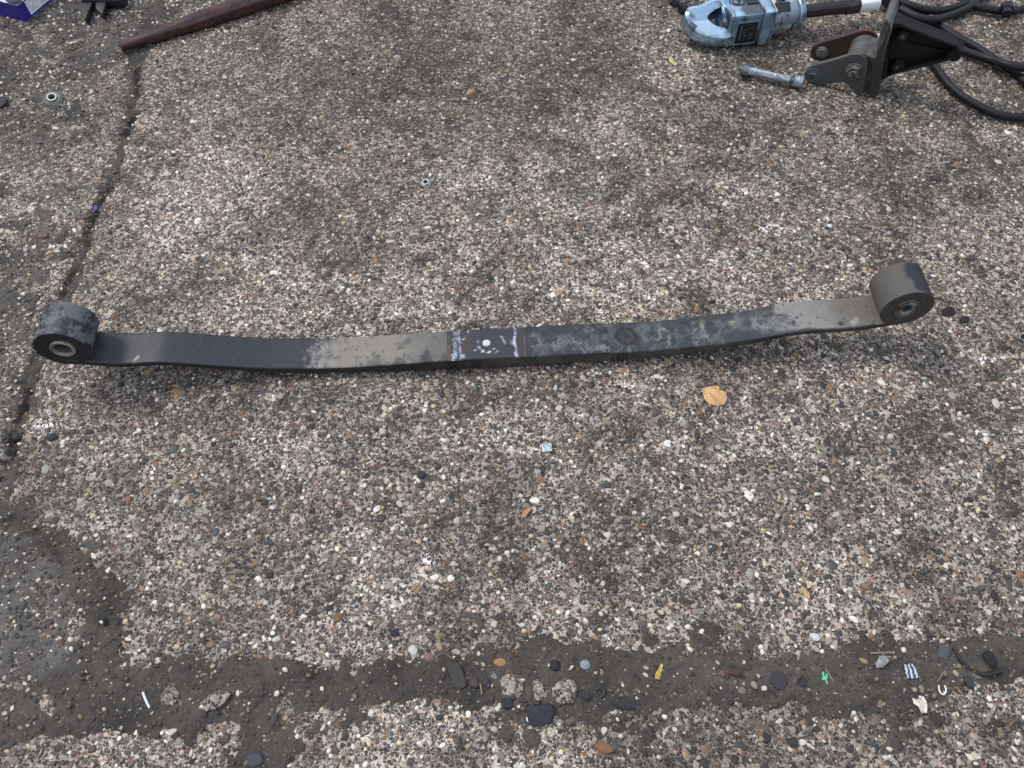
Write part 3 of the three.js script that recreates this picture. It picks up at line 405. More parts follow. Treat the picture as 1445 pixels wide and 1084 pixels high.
// ------------------------------------------------------------------ shackle bracket
{
  const b = thing('shackle_bracket', 'dark cast spring bracket with two swinging shackle plates, beside the coiled hose', 'bracket', [0.840, 0, -1.667], -24 * Math.PI / 180);
  const iron = new THREE.MeshPhysicalMaterial({ specularIntensity: 0.45, map: mottle([0.016, 0.014, 0.013], [0.008, 0.0075, 0.0075], 6, 0.4, 0.6, 601, 256, [0.035, 0.02, 0.012], 0.62, 0.74), roughness: 0.6, bumpMap: steelBump, bumpScale: 0.0012 });
  const grey = new THREE.MeshStandardMaterial({ map: mottle([0.062, 0.064, 0.060], [0.045, 0.046, 0.044], 6, 0.4, 0.6, 605, 256), roughness: 0.58, bumpMap: steelBump, bumpScale: 0.0006 });
  const rusty = new THREE.MeshStandardMaterial({ map: mottle([0.030, 0.024, 0.022], [0.085, 0.032, 0.018], 5, 0.42, 0.6, 609, 256), roughness: 0.7 });
  const worn = new THREE.MeshStandardMaterial({ map: mottle([0.045, 0.042, 0.040], [0.20, 0.195, 0.19], 7, 0.42, 0.66, 613, 256), roughness: 0.5, metalness: 0.3, bumpMap: steelBump, bumpScale: 0.001 }), zinc = mat([0.22, 0.235, 0.24], 0.4, 0.65);
  const front = part('shackle_plate', slab(smoothPoly([[-0.108, -0.003], [-0.124, 0.000], [-0.137, 0.017], [-0.136, 0.035], [-0.124, 0.050], [-0.103, 0.064], [-0.075, 0.083], [-0.049, 0.101], [-0.031, 0.103], [-0.016, 0.093], [-0.009, 0.076], [-0.003, 0.047], [0.002, 0.011], [-0.003, -0.001], [-0.016, 0.005], [-0.033, 0.020], [-0.047, 0.023], [-0.077, 0.010]], [[-0.120, 0.022, 0.0056]]), 0.011, 0.0018, 3).translate(0, 0, -0.011), grey, b);
  const disc = (r, d, seg = 32) => tf(lathe([[0, 0], [r - 0.001, 0], [r, 0.001], [r, d - 0.001], [r - 0.001, d], [0, d]], seg), [0, 0, 0], [Math.PI / 2, 0, 0]);
  const at = (o, x, y, z) => { o.position.set(x, y, z); return o; };
  at(part('boss', tf(lathe([[0.0055, 0.004], [0.007, 0.0045], [0.009, 0.002], [0.015, 0.0025], [0.0195, 0.0015], [0.0205, -0.002]], 32), [0, 0, 0], [Math.PI / 2, 0, 0]), mat([0.10, 0.11, 0.12], 0.4, 0.4), front), -0.120, 0.022, 0.0);
  const nut = at(part('hex_nut', tf(new THREE.CylinderGeometry(0.0155, 0.017, 0.014, 6), [0, 0, 0.009], [Math.PI / 2, 0.3, 0]), worn, front), -0.035, 0.063, 0.001);
  part('washer', disc(0.0195, 0.003), worn, nut); part('bolt_end', disc(0.0095, 0.020), worn, nut);
  const back = part('shackle_plate', slab(smoothPoly([[-0.147, 0.015], [-0.144, 0.034], [-0.131, 0.047], [-0.092, 0.073], [-0.041, 0.106], [-0.020, 0.103], [-0.006, 0.084], [-0.013, 0.043], [-0.067, 0.024], [-0.120, -0.002], [-0.137, -0.001]]), 0.011, 0.0018, 3).translate(0, 0, -0.107), rusty, b);
  at(part('bolt_end', tf(lathe([[0, 0.004], [0.009, 0.004], [0.0105, 0.0025], [0.0145, 0.0012], [0.0155, -0.002]], 28), [0, 0, 0], [Math.PI / 2, 0, 0]), zinc, back), -0.120, 0.025, -0.096);
  // rounded boss between the plates, joined to the flange
  const by = 0.066; const c0 = [-0.035, 0.063];
  part('pivot_boss', merge([tf(new THREE.CylinderGeometry(0.032, 0.032, 0.078, 40), [c0[0] + 0.005, c0[1] + 0.004, -0.053], [Math.PI / 2, 0, 0]), tf(new RoundedBoxGeometry(0.05, 0.062, 0.078, 3, 0.004), [c0[0] + 0.032, c0[1] + 0.004, -0.053])]), new THREE.MeshStandardMaterial({ map: mottle([0.085, 0.082, 0.078], [0.12, 0.117, 0.112], 5, 0.35, 0.7, 619, 256, [0.045, 0.04, 0.036], 0.6, 0.8), roughness: 0.5, metalness: 0.25, bumpMap: steelBump, bumpScale: 0.0006 }), b);
  // upright flange, seen nearly edge on, its worn edge toward the camera side
  const fl = [[0.022, 0.005], [0.036, 0.007], [0.027, 0.064], [0.013, 0.131], [0.004, 0.189], [-0.013, 0.200], [-0.015, 0.177], [-0.001, 0.109], [0.010, 0.039]];
  part('flange', slab(smoothPoly(fl), 0.100, 0.003, 2).translate(0, 0, -0.100), new THREE.MeshStandardMaterial({ map: mottle([0.028, 0.026, 0.025], [0.11, 0.107, 0.103], 5, 0.5, 0.66, 617, 256), roughness: 0.55, bumpMap: steelBump, bumpScale: 0.001 }), b);
  // triangular mounting plate with a raised rim and three bolt bosses
  const tri = [[-0.008, 0.178], [0.017, 0.186], [0.087, 0.175], [0.151, 0.167], [0.168, 0.156], [0.167, 0.139], [0.116, 0.104], [0.055, 0.063], [0.032, 0.040]];
  const shape = poly(tri), cen = tri.reduce((a, p) => [a[0] + p[0] / 9, a[1] + p[1] / 9], [0, 0]), inner = new THREE.Path(tri.map(p => new THREE.Vector2(mix(cen[0], p[0], 0.86), mix(cen[1], p[1], 0.82))).reverse());
  const plate = part('mounting_plate', slab(shape, 0.010, 0.0015).translate(0, 0, -0.058), iron, b);
  const rimShape = poly(tri); rimShape.holes.push(inner); part('rim', slab(rimShape, 0.028, 0.002).translate(0, 0, -0.048), iron, plate);
  for (const [x, y] of [[0.038, 0.154], [0.056, 0.078], [0.157, 0.139]]) { const o = at(part('bolt_boss', tf(lathe([[0.006, 0.012], [0.0125, 0.012], [0.0145, 0.009], [0.015, -0.012]], 28), [0, 0, 0], [Math.PI / 2, 0, 0]), iron, plate), x, y, -0.036); part('bolt_hole', tf(lathe([[0, 0.006], [0.005, 0.0065], [0.0062, 0.011]], 20), [0, 0, 0], [Math.PI / 2, 0, 0]), zinc, o); }
  part('web', slab(poly([[-0.002, 0.127], [0.026, 0.134], [0.148, 0.136], [0.044, 0.087], [0.018, 0.072]]), 0.006, 0.001).translate(0, 0, -0.049), iron, plate);
}

// ------------------------------------------------------------------ air hose
{
  const hose = thing('air_hose', 'black rubber air hose lying in loose loops around the bracket', 'hose', [1.146, 0.000, -1.850]), m = new THREE.MeshPhysicalMaterial({ color: col(0.0085, 0.009, 0.0115), roughness: 0.5, specularIntensity: 0.6, bumpMap: steelBump, bumpScale: 0.0004 }), R = 0.0098, base = hose.position;
  const strand = (pts, name = 'hose_loop') => part(name, new THREE.TubeGeometry(new THREE.CatmullRomCurve3(pts.map(([x, y, z]) => new THREE.Vector3(x - base.x, y - base.y, z - base.z)), false, 'centripetal'), 120, R, 16), m, hose);
  strand([[0.990, 0.015, -2.265], [0.961, 0.015, -2.174], [0.990, 0.016, -2.027], [1.016, 0.016, -1.961], [1.041, 0.016, -1.912], [1.094, 0.016, -1.856], [1.131, 0.015, -1.822], [1.177, 0.020, -1.784], [1.204, 0.036, -1.737], [1.245, 0.038, -1.723], [1.466, 0.015, -1.771], [1.590, 0.014, -1.731], [1.598, 0.014, -1.664]]);
  strand([[0.990, 0.015, -2.265], [1.008, 0.015, -2.191], [1.018, 0.016, -2.027], [1.060, 0.016, -1.973], [1.090, 0.016, -1.936], [1.129, 0.016, -1.882], [1.168, 0.016, -1.832], [1.205, 0.014, -1.781], [1.230, 0.014, -1.740], [1.248, 0.014, -1.696], [1.318, 0.014, -1.562], [1.455, 0.014, -1.419], [1.675, 0.014, -1.351]]);
  strand([[0.956, 0.040, -2.033], [0.989, 0.040, -2.014], [1.036, 0.040, -1.970], [1.096, 0.026, -1.975], [1.166, 0.015, -2.009], [1.211, 0.015, -2.038], [1.259, 0.015, -2.123], [1.251, 0.015, -2.191]]);
  strand([[0.998, 0.040, -1.963], [1.034, 0.041, -1.922], [1.070, 0.038, -1.918], [1.116, 0.026, -1.948], [1.174, 0.015, -1.990], [1.229, 0.015, -2.031], [1.307, 0.015, -2.140], [1.434, 0.015, -2.243], [1.637, 0.015, -2.208]]);
  strand([[1.251, 0.015, -2.191], [1.201, 0.015, -2.106], [1.214, 0.015, -2.019], [1.247, 0.015, -2.000], [1.298, 0.015, -1.990], [1.353, 0.015, -2.006], [1.540, 0.015, -2.106], [1.637, 0.015, -2.208]]);
  strand([[1.028, 0.016, -1.862], [1.040, 0.015, -1.800], [1.044, 0.015, -1.752], [1.060, 0.014, -1.680], [1.095, 0.014, -1.623], [1.143, 0.014, -1.582], [1.206, 0.014, -1.572], [1.396, 0.014, -1.592], [1.538, 0.014, -1.612], [1.598, 0.014, -1.664]]);
  const cp = [1.289, 0.040, -1.995]; part('coupling', tf(lathe([[0, 0], [0.014, 0], [0.0155, 0.002], [0.0155, 0.018], [0.012, 0.02], [0.012, 0.034], [0, 0.034]], 24), [cp[0] - base.x, 0.028, cp[2] - base.z], [Math.PI / 2, 0.4, 0.3]), mat([0.03, 0.032, 0.036], 0.3, 0.6), hose);
}

// ------------------------------------------------------------------ bolt, bar, bearing, box, clip
{
  const zincMap = mottle([0.46, 0.52, 0.57], [0.24, 0.28, 0.31], 8, 0.4, 0.62, 701, 128, [0.10, 0.10, 0.10], 0.66, 0.74), zinc = new THREE.MeshStandardMaterial({ map: zincMap, roughness: 0.35, metalness: 0.6 }), steel = mat([0.16, 0.175, 0.185], 0.4, 0.7);
  const p0 = [0.573, 0.018, -1.740], p1 = [0.697, 0.016, -1.696], L = Math.hypot(p1[0] - p0[0], p1[2] - p0[2]), b = thing('shackle_bolt', 'zinc plated hex bolt with a nut on its end, by the shackle plate', 'bolt', [p0[0], 0.0185, p0[2]], Math.atan2(-(p1[2] - p0[2]), p1[0] - p0[0]));
  const along = (pts, seg = 28) => tf(lathe(pts, seg), [0, 0, 0], [0, 0, -Math.PI / 2]), hex = (r, x0, x1) => tf(new THREE.CylinderGeometry(r, r, x1 - x0, 6), [(x0 + x1) / 2, 0, 0], [0.26, 0, -Math.PI / 2]);
  part('head', merge([hex(0.0150, -0.010, 0.006), along([[0, -0.0102], [0.0050, -0.0102], [0.0056, -0.0128], [0.0115, -0.0128], [0.0145, -0.010]])]), steel, b);
  part('shank', along([[0.0105, 0.006], [0.0100, 0.008], [0.0100, 0.022], [0.0088, 0.024], [0.0088, L * 0.52], [0.0096, L * 0.53], [0.0096, L * 0.56], [0.0088, L * 0.57], [0.0086, L - 0.026]]), zinc, b);
  const tp = []; for (let k = 0; k < 18; k++) tp.push([k % 2 ? 0.0086 : 0.0075, L - 0.028 + k * 0.0018]); part('thread', along([...tp, [0, L + 0.004]]), steel, b);
  const n = part('hex_nut', hex(0.0140, L - 0.012, L + 0.004), zinc, b); part('washer_face', along([[0.009, L - 0.015], [0.0145, L - 0.015], [0.0145, L - 0.012], [0.009, L - 0.012]]), zinc, n);
}
{
  const a = [-0.984, 0.012, -1.838], c = [-0.608, 0.020, -2.065], dx = c[0] - a[0], dz = c[2] - a[2], L = Math.hypot(dx, dz), bar = thing('pry_bar', 'rusty brown round steel bar with a blunt tapered tip', 'pry bar', [a[0], 0, a[2]], Math.atan2(-dz, dx));
  const m = new THREE.MeshStandardMaterial({ map: mottle([0.090, 0.036, 0.029], [0.042, 0.024, 0.024], 5, 0.3, 0.7, 711, 256, [0.060, 0.052, 0.053], 0.50, 0.80), roughness: 0.32, metalness: 0.4, bumpMap: steelBump, bumpScale: 0.0005 }); m.map.repeat.set(2, 9);
  const pts = []; for (let k = 0; k <= 40; k++) { const x = k / 40 * 0.95; pts.push([mix(0.0125, 0.0235, smooth(0, 0.26, x)) + 0.0006 * (vnoise(x * 40, 3, 713) - 0.5), x]); }
  part('shaft', tf(lathe([[0, 0.0008], [0.0112, 0], ...pts.map(([r, x]) => [r, x + 0.0012]), [0, 0.952]], 36), [0, 0, 0], [0, 0, -Math.PI / 2 + 0.0115]).translate(0, 0.0150, 0), m, bar);
  part('tip_face', tf(lathe([[0, -0.0006], [0.0106, -0.0004], [0.0109, 0.0006]], 28), [0, 0.0150, 0], [0, 0, -Math.PI / 2]), mat([0.02, 0.017, 0.017], 0.7), bar);
}
{
  const b = thing('bearing_ring', 'grey steel bearing ring with a bright raised centre, on the dirty slab', 'bearing', [-1.102, 0.003, -1.650]); b.rotation.set(0.22, 0, -0.12);
  part('outer_ring', lathe([[0.0125, 0.002], [0.0125, 0.0075], [0.0165, 0.0085], [0.021, 0.0065], [0.0238, 0.004], [0.0238, 0.001], [0.022, 0], [0.0125, 0]], 44), new THREE.MeshStandardMaterial({ map: mottle([0.13, 0.13, 0.12], [0.08, 0.08, 0.073], 6, 0.4, 0.6, 721, 128), roughness: 0.5, metalness: 0.4 }), b);
  part('inner_ring', lathe([[0.0078, 0.002], [0.0078, 0.0105], [0.0088, 0.0115], [0.0112, 0.0115], [0.0120, 0.0105], [0.0120, 0.002]], 36), mat([0.36, 0.36, 0.34], 0.4, 0.6), b);
  single('rubber_disc', 'flat black rubber disc on the dirty slab beside the bearing ring', 'disc', lathe([[0, 0.006], [0.014, 0.0065], [0.018, 0.005], [0.0185, 0.001], [0.017, 0], [0, 0]], 32), mat([0.018, 0.018, 0.019], 0.7), [-1.225, 0.003, -1.637], [0.1, 0, 0.06]);
}
{
  const b = thing('parts_box', 'open blue cardboard box holding metal parts in plastic, with a white label', 'box', [-1.267, 0.002, -1.961], 0), f = [-1.269, -1.964], l = [-1.413, -2.020], r = [-1.218, -2.058];
  const card = new THREE.MeshStandardMaterial({ map: mottle([0.030, 0.018, 0.21], [0.024, 0.014, 0.17], 5, 0.4, 0.6, 731, 128), roughness: 0.5 }), inside = mat([0.10, 0.08, 0.30], 0.7), Hb = 0.046, T = 0.002;
  const du = [l[0] - f[0], l[1] - f[1]], dv = [r[0] - f[0], r[1] - f[1]], lu = 0.24, lv = 0.16, nu = Math.hypot(...du), nv = Math.hypot(...dv), U = [du[0] / nu, du[1] / nu], V = [-U[1], U[0]]; if (V[0] * dv[0] + V[1] * dv[1] < 0) { V[0] *= -1; V[1] *= -1; }
  const turn = Math.atan2(-V[1], V[0]); // local x runs along V, local z along -U
  b.rotation.y = turn;
  const wall = (x0, x1, z0, z1, y0, y1) => tf(new RoundedBoxGeometry(x1 - x0, y1 - y0, z1 - z0, 1, 0.0007), [(x0 + x1) / 2, (y0 + y1) / 2, (z0 + z1) / 2]);
  const sg = Math.sign(-(U[0] * Math.sin(-turn) * -1 + U[1] * Math.cos(turn))) || 1, zs = -lu; // the box runs away from its near corner
  part('bottom', wall(0, lv, zs, 0, 0, T), inside, b); const side = part('side_wall', wall(0, lv, -T, 0, T, Hb), card, b); part('side_wall', wall(0, lv, zs, zs + T, T, Hb), card, b); part('end_wall', wall(0, T, zs + T, -T, T, Hb), card, b); part('end_wall', wall(lv - T, lv, zs + T, -T, T, Hb), card, b);
  const label = (() => { const c = document.createElement('canvas'); c.width = 256; c.height = 128; const x = c.getContext('2d'), q = rng(78); x.fillStyle = '#e8e9ee'; x.fillRect(0, 0, 256, 128); x.fillStyle = '#333'; for (let k = 0; k < 6; k++) { let u = 12; while (u < 130) { const w = 4 + q() * 12; if (q() > 0.25) x.fillRect(u, 18 + k * 17, w, 5); u += w + 4; } } x.fillStyle = '#1b1b22'; x.fillRect(150, 18, 26, 34); x.fillRect(186, 14, 14, 24); x.fillRect(208, 18, 34, 40); x.fillStyle = '#555'; for (let k = 0; k < 4; k++) x.fillRect(150, 66 + k * 13, 60 + q() * 30, 4); const t = new THREE.CanvasTexture(c); t.colorSpace = THREE.SRGBColorSpace; return t; })();
  part('label', tf(new THREE.BoxGeometry(0.075, 0.036, 0.0006), [0.062, 0.025, 0.0004]), new THREE.MeshStandardMaterial({ map: label, roughness: 0.55 }), side);
  const inBox = (name, lab, cat, g, m, x, y, z, rot) => { const v = new THREE.Vector3(x, y, z).applyAxisAngle(new THREE.Vector3(0, 1, 0), turn).add(b.position); return single(name, lab, cat, g, m, [v.x, v.y, v.z], rot); };
  const bag = new THREE.PlaneGeometry(0.13, 0.20, 30, 40); { const p = bag.attributes.position; for (let k = 0; k < p.count; k++) p.setZ(k, 0.030 * fbm(p.getX(k) * 22, p.getY(k) * 22, 741, 3) + 0.008 * Math.abs(fbm(p.getX(k) * 60, p.getY(k) * 60, 745, 3) - 0.5)); bag.computeVertexNormals(); }
  const bg = inBox('plastic_bag', 'crumpled white plastic bag inside the open blue box', 'bag', bag, new THREE.MeshStandardMaterial({ color: col(0.66, 0.68, 0.70), roughness: 0.25, side: THREE.DoubleSide }), 0.082, 0.010, -0.115, [-Math.PI / 2, 0, 0]); bg.rotation.z = turn;
  inBox('metal_bush', 'grey metal bush lying in the blue box', 'bush', tf(lathe([[0.008, 0], [0.017, 0], [0.018, 0.002], [0.018, 0.03], [0.017, 0.032], [0.008, 0.032], [0.008, 0]], 28), [0, 0, 0], [1.2, 0, 0.4]), mat([0.32, 0.34, 0.36], 0.4, 0.6), 0.055, 0.036, -0.05, [0, 0, 0]);
  inBox('metal_bush', 'copper brown metal bush in the blue box near its label', 'bush', tf(lathe([[0.006, 0], [0.014, 0], [0.015, 0.002], [0.015, 0.026], [0.006, 0.028], [0.006, 0]], 28), [0, 0, 0], [1.3, 0, -0.6]), mat([0.30, 0.17, 0.11], 0.4, 0.5), 0.110, 0.036, -0.045, [0, 0, 0]);
}
{
  const c = thing('plastic_clip', 'black plastic clip with two pointed prongs on the dirt', 'clip', [-1.094, 0.002, -2.023], 0.05), m = mat([0.012, 0.012, 0.013], 0.5);
  part('body', tf(toCreasedNormals(slab(poly([[-0.035, -0.002], [0.066, -0.008], [0.074, 0.02], [0.07, 0.07], [-0.03, 0.08], [-0.038, 0.03]]), 0.026, 0.004, 3), 0.7), [0, 0.003, 0], [-Math.PI / 2, 0, 0]), m, c);
  const prong = (x, l, k, r) => part('prong', tf(toCreasedNormals(slab(poly([[-0.016, 0], [0.012, 0], [0.010, -l * 0.55], [0.008, -l], [0.003, -l], [-0.014, -l * 0.5]]), 0.018, 0.003, 2), 0.7), [x, 0.004, k], [-Math.PI / 2, 0, 0]).rotateY(r), m, c);
  prong(-0.020, 0.072, 0.003, 0.06); prong(0.016, 0.056, 0.004, 0.12);
}

// ------------------------------------------------------------------ small loose things
const bigGeo = [stoneGeo(21, 4, 0.5, 0.5), stoneGeo(22, 4, 0.7, 0.85), stoneGeo(23, 4, 0.6, 0.95), stoneGeo(24, 4, 0.35, 0.4)];
function shard(seed, n = 16, box = 0.2) { const r = rng(seed), pts = []; for (let k = 0; k < n; k++) { const v = new THREE.Vector3(r() - 0.5, r() - 0.5, r() - 0.5).normalize(), m = Math.max(Math.abs(v.x), Math.abs(v.y), Math.abs(v.z)); pts.push(v.multiplyScalar(mix(1, 0.82 / m, box))); } const g = mergeVertices(new ConvexGeometry(pts).deleteAttribute('normal'), 1e-4), p = g.attributes.position; g.setAttribute('uv', new THREE.BufferAttribute(new Float32Array(p.count * 2).map((_, k) => k % 2 ? p.getZ(k >> 1) : p.getX(k >> 1)), 2)); return toCreasedNormals(g, 0.35); }
bigGeo.push(shard(61, 22, 0.55), shard(62, 16, 0.1), shard(63, 30, 0.25));
const looseY = (x, z) => Math.max(concreteHeight(x, z), dirtHeight(x, z));
function loose(name, label, cat, [x, z], [sx, sy, sz], c, turn = 0, k = 0, rough = 0.6, group, tilt = 0.08) {
  return single(name, label, cat, tf(bigGeo[k].clone(), [0, 0, 0], [0, 0, 0], [sx / 2, sy / 2, sz / 2]), mat(c, rough, 0, { map: stoneMap, bumpMap: steelBump, bumpScale: 0.0007 }), [x, looseY(x, z) + sy * 0.14, z], [tilt, turn, tilt * 0.7], group);
}
loose('pebble', 'smooth amber pebble in the dirt of the joint', 'pebble', [-0.019, -0.328], [0.019, 0.009, 0.014], [0.42, 0.24, 0.095], 0.1, 0);
loose('pebble', 'smooth pale grey pebble in the joint, beside the black rubber ring', 'pebble', [0.111, -0.324], [0.017, 0.009, 0.015], [0.30, 0.33, 0.36], -0.3, 3);
loose('stone', 'dark olive brown oblong stone standing proud of the joint dirt', 'stone', [-0.083, -0.310], [0.027, 0.017, 0.056], [0.040, 0.037, 0.029], 0.35, 6, 0.6);
loose('stone', 'round black stone in the joint between the concrete lumps', 'stone', [-0.007, -0.269], [0.021, 0.012, 0.019], [0.022, 0.025, 0.032], 0.2, 6);
loose('stone', 'round black stone at the top edge of the joint near the amber pebble', 'stone', [0.065, -0.323], [0.017, 0.010, 0.016], [0.020, 0.021, 0.024], 0.5, 3);
single('stone', 'squarish blue black block of stone at the lower edge of the joint', 'stone', tf(bigGeo[4].clone(), [0, 0, 0], [0.1, 0.3, 0], [0.024, 0.012, 0.018]), mat([0.030, 0.036, 0.048], 0.6, 0, { bumpMap: steelBump, bumpScale: 0.002 }), [0.041, 0.008, -0.253], [0.1, -0.22, 0.05]);
loose('stone', 'long flat black stone with a pointed end in the joint', 'stone', [0.167, -0.269], [0.056, 0.012, 0.020], [0.020, 0.024, 0.031], -0.05, 5);
loose('stone', 'small wedge of dark grey stone beside the olive brown oblong stone', 'stone', [-0.039, -0.299], [0.012, 0.009, 0.020], [0.045, 0.046, 0.052], 0.3, 5);
loose('stone', 'brown rounded stone touching the olive brown oblong stone', 'stone', [-0.057, -0.297], [0.014, 0.011, 0.015], [0.10, 0.072, 0.058], 0.3, 0);
loose('stone', 'small translucent grey stone above the concrete lump in the joint', 'stone', [-0.027, -0.308], [0.011, 0.008, 0.013], [0.22, 0.25, 0.27], 0.6, 5, 0.35);
loose('stone', 'dark grey stone close beside the black rubber ring', 'stone', [0.109, -0.279], [0.020, 0.010, 0.015], [0.030, 0.033, 0.042], -0.5, 4);
for (const [label, u, sx, sz, c] of [['larger reddish brown pebble of a touching pair in the joint', [0.339, -0.313], 0.020, 0.013, [0.075, 0.045, 0.036]], ['smaller reddish brown pebble of a touching pair in the joint', [0.357, -0.320], 0.013, 0.015, [0.085, 0.048, 0.042]], ['pink brown pebble near the pair of reddish brown pebbles', [0.318, -0.312], 0.011, 0.011, [0.20, 0.115, 0.095]], ['buff pebble below the pair of reddish brown pebbles', [0.344, -0.287], 0.013, 0.013, [0.24, 0.20, 0.13]], ['pale straw pebble beside the flat charcoal disc stone', [0.363, -0.294], 0.009, 0.013, [0.36, 0.32, 0.23]]]) loose('pebble', label, 'pebble', u, [sx, 0.008, sz], c, 0.3, 0);
loose('stone', 'flat charcoal disc stone sunk in the joint dirt', 'stone', [0.403, -0.301], [0.029, 0.007, 0.026], [0.040, 0.040, 0.042], 0.2, 3, 0.7, undefined, 0.03);
loose('stone', 'small dark stone right of the flat charcoal disc stone', 'stone', [0.437, -0.298], [0.019, 0.008, 0.015], [0.028, 0.028, 0.031], 0.8, 4);
loose('stone', 'grey angular flake of slate in the joint beside the black wire', 'stone', [0.663, -0.344], [0.022, 0.008, 0.028], [0.075, 0.080, 0.088], -0.45, 4);
loose('stone', 'blue grey stone beside the bent white metal staple', 'stone', [0.687, -0.300], [0.015, 0.010, 0.020], [0.035, 0.042, 0.052], 0.4, 6);
loose('pebble', 'cream pebble below the grey slate flake', 'pebble', [0.672, -0.312], [0.007, 0.006, 0.011], [0.48, 0.42, 0.29], 0.4, 0);
loose('pebble', 'yellowish pebble at the upper edge of the joint near the clear plastic scrap', 'pebble', [0.536, -0.330], [0.013, 0.007, 0.008], [0.42, 0.32, 0.17], -0.4, 0);
loose('pebble', 'pale pebble below the torn foil scrap', 'pebble', [0.604, -0.288], [0.008, 0.006, 0.007], [0.42, 0.40, 0.32], 0, 3);
loose('stone', 'black round stone in the crack at the slab edge', 'stone', [-0.892, -0.730], [0.022, 0.015, 0.021], [0.020, 0.021, 0.025], 0, 3, 0.5);
loose('stone', 'black oval stone set by the crack at the slab edge', 'stone', [-0.823, -0.723], [0.020, 0.010, 0.014], [0.025, 0.028, 0.036], 0.1, 3, 0.5);
loose('stone', 'orange brown stone sitting in the open crack', 'stone', [-0.900, -0.777], [0.012, 0.010, 0.021], [0.28, 0.13, 0.06], -0.4, 0);
loose('stone', 'black pebble with a grey rim in the pale concrete', 'stone', [-0.157, -0.648], [0.016, 0.008, 0.014], [0.030, 0.034, 0.038], 0.7, 3, 0.5);
loose('stone', 'orange brown oblong stone set in the concrete below the joint', 'stone', [0.133, -0.208], [0.027, 0.010, 0.016], [0.27, 0.13, 0.052], -0.15, 0, 0.5);
loose('stone', 'large dark angular stone in the concrete below the joint', 'stone', [0.408, -0.216], [0.022, 0.009, 0.019], [0.035, 0.031, 0.030], 0.2, 5);
loose('stone', 'blue black stone at the lip of the joint near the pale concrete crumbs', 'stone', [-0.183, -0.375], [0.016, 0.009, 0.014], [0.022, 0.027, 0.042], 0.3, 4, 0.5);
loose('stone', 'white egg shaped pebble at the upper lip of the joint', 'pebble', [-0.153, -0.347], [0.014, 0.010, 0.018], [0.66, 0.65, 0.58], 0.2, 0);
loose('stone', 'tan brown rounded stone in the concrete above the joint', 'stone', [-0.275, -0.398], [0.016, 0.009, 0.014], [0.24, 0.14, 0.065], 0.3, 3);
loose('stone', 'bright white pebble in the concrete above the green bead', 'pebble', [0.471, -0.368], [0.016, 0.009, 0.013], [0.74, 0.74, 0.72], -0.3, 0);
loose('stone', 'dark blue grey slab of stone half buried in the dirt channel', 'stone', [-0.368, -0.192], [0.026, 0.009, 0.024], [0.055, 0.060, 0.072], 0.3, 6);
for (const [label, u, d, k] of [['black clod of oily dirt beside the dusty eye of the spring', [0.863, -1.007], [0.030, 0.010, 0.020], 2], ['smaller black clod of oily dirt below its neighbour near the dusty eye', [0.889, -0.987], [0.022, 0.008, 0.015], 1]]) loose('dirt_clod', label, 'clod', u, d, [0.018, 0.016, 0.016], 0.6, k, 0.85);
{ // broken lumps of old concrete lying in the joint
  const lumpMat = new THREE.MeshStandardMaterial({ map: grit.map, roughness: 0.85, color: col(0.66, 0.65, 0.63) });
  for (const [label, u, sx, sz, turn] of [['rough grey lump of concrete beside the round black stone', [-0.001, -0.293], 0.036, 0.038, 0.2], ['middle lump of broken grey concrete, cracked off its neighbour', [0.042, -0.286], 0.032, 0.040, 0.9], ['grey concrete lump nearest the black rubber ring', [0.079, -0.284], 0.036, 0.040, 2.1], ['small rounded concrete lump beside the white plastic screw', [-0.512, -0.279], 0.030, 0.028, 0.4], ['long low concrete lump in the wide part of the joint', [-0.443, -0.272], 0.046, 0.024, 0.1], ['low concrete lump at the edge of the patched grey slab', [-0.690, -0.269], 0.042, 0.026, -0.2], ['lone pale concrete lump at the joint junction', [-0.338, -0.264], 0.030, 0.028, 0.7]]) {
    const [x, z] = u, lg = tf(bigGeo[2].clone(), [0, 0, 0], [0, turn * 3, 0], [sx / 2, 0.008, sz / 2]), lp = lg.attributes.position, lu = lg.attributes.uv; for (let k = 0; k < lp.count; k++) { const e = 1 + 0.25 * (fbm(lp.getX(k) * 160 + x * 9, lp.getZ(k) * 160, 171, 3) - 0.5); lp.setXYZ(k, lp.getX(k) * e, lp.getY(k) * (0.8 + 0.5 * fbm(lp.getX(k) * 200, lp.getZ(k) * 200 + x * 50, 175, 3)), lp.getZ(k) * e); lu.setXY(k, (lp.getX(k) + x) / TILE, (lp.getZ(k) + z) / TILE); } lg.computeVertexNormals(); single('concrete_lump', label, 'lump', lg, lumpMat, [x, looseY(x, z) - 0.002, z], [0, turn, 0], 'broken concrete lumps in the joint');
  }
}
const scrapMap = mottle([1, 1, 1], [0.70, 0.64, 0.56], 4, 0.40, 0.62, 805, 128, [0.36, 0.30, 0.25], 0.62, 0.72);
function flake(name, label, cat, [x, z], pts, th, c, turn, tilt, bend = 0.3, rough = 0.65, map) { // a thin curved chip
  const g = slab(poly(pts), th, th * 0.25, 1), p = g.attributes.position, uvs = g.attributes.uv; for (let k = 0; k < uvs.count; k++) uvs.setXY(k, uvs.getX(k) * 38 + 0.5, uvs.getY(k) * 38 + 0.5); for (let k = 0; k < p.count; k++) p.setZ(k, p.getZ(k) + bend * p.getX(k) * p.getX(k) * 20 + bend * 0.15 * p.getY(k));
  g.rotateX(-Math.PI / 2); g.computeVertexNormals(); return single(name, label, cat, toCreasedNormals(g, 0.8), mat(c, rough, 0, { map: map || scrapMap }), [x, looseY(x, z) + 0.003, z], [tilt, turn, tilt * 0.6]);
}
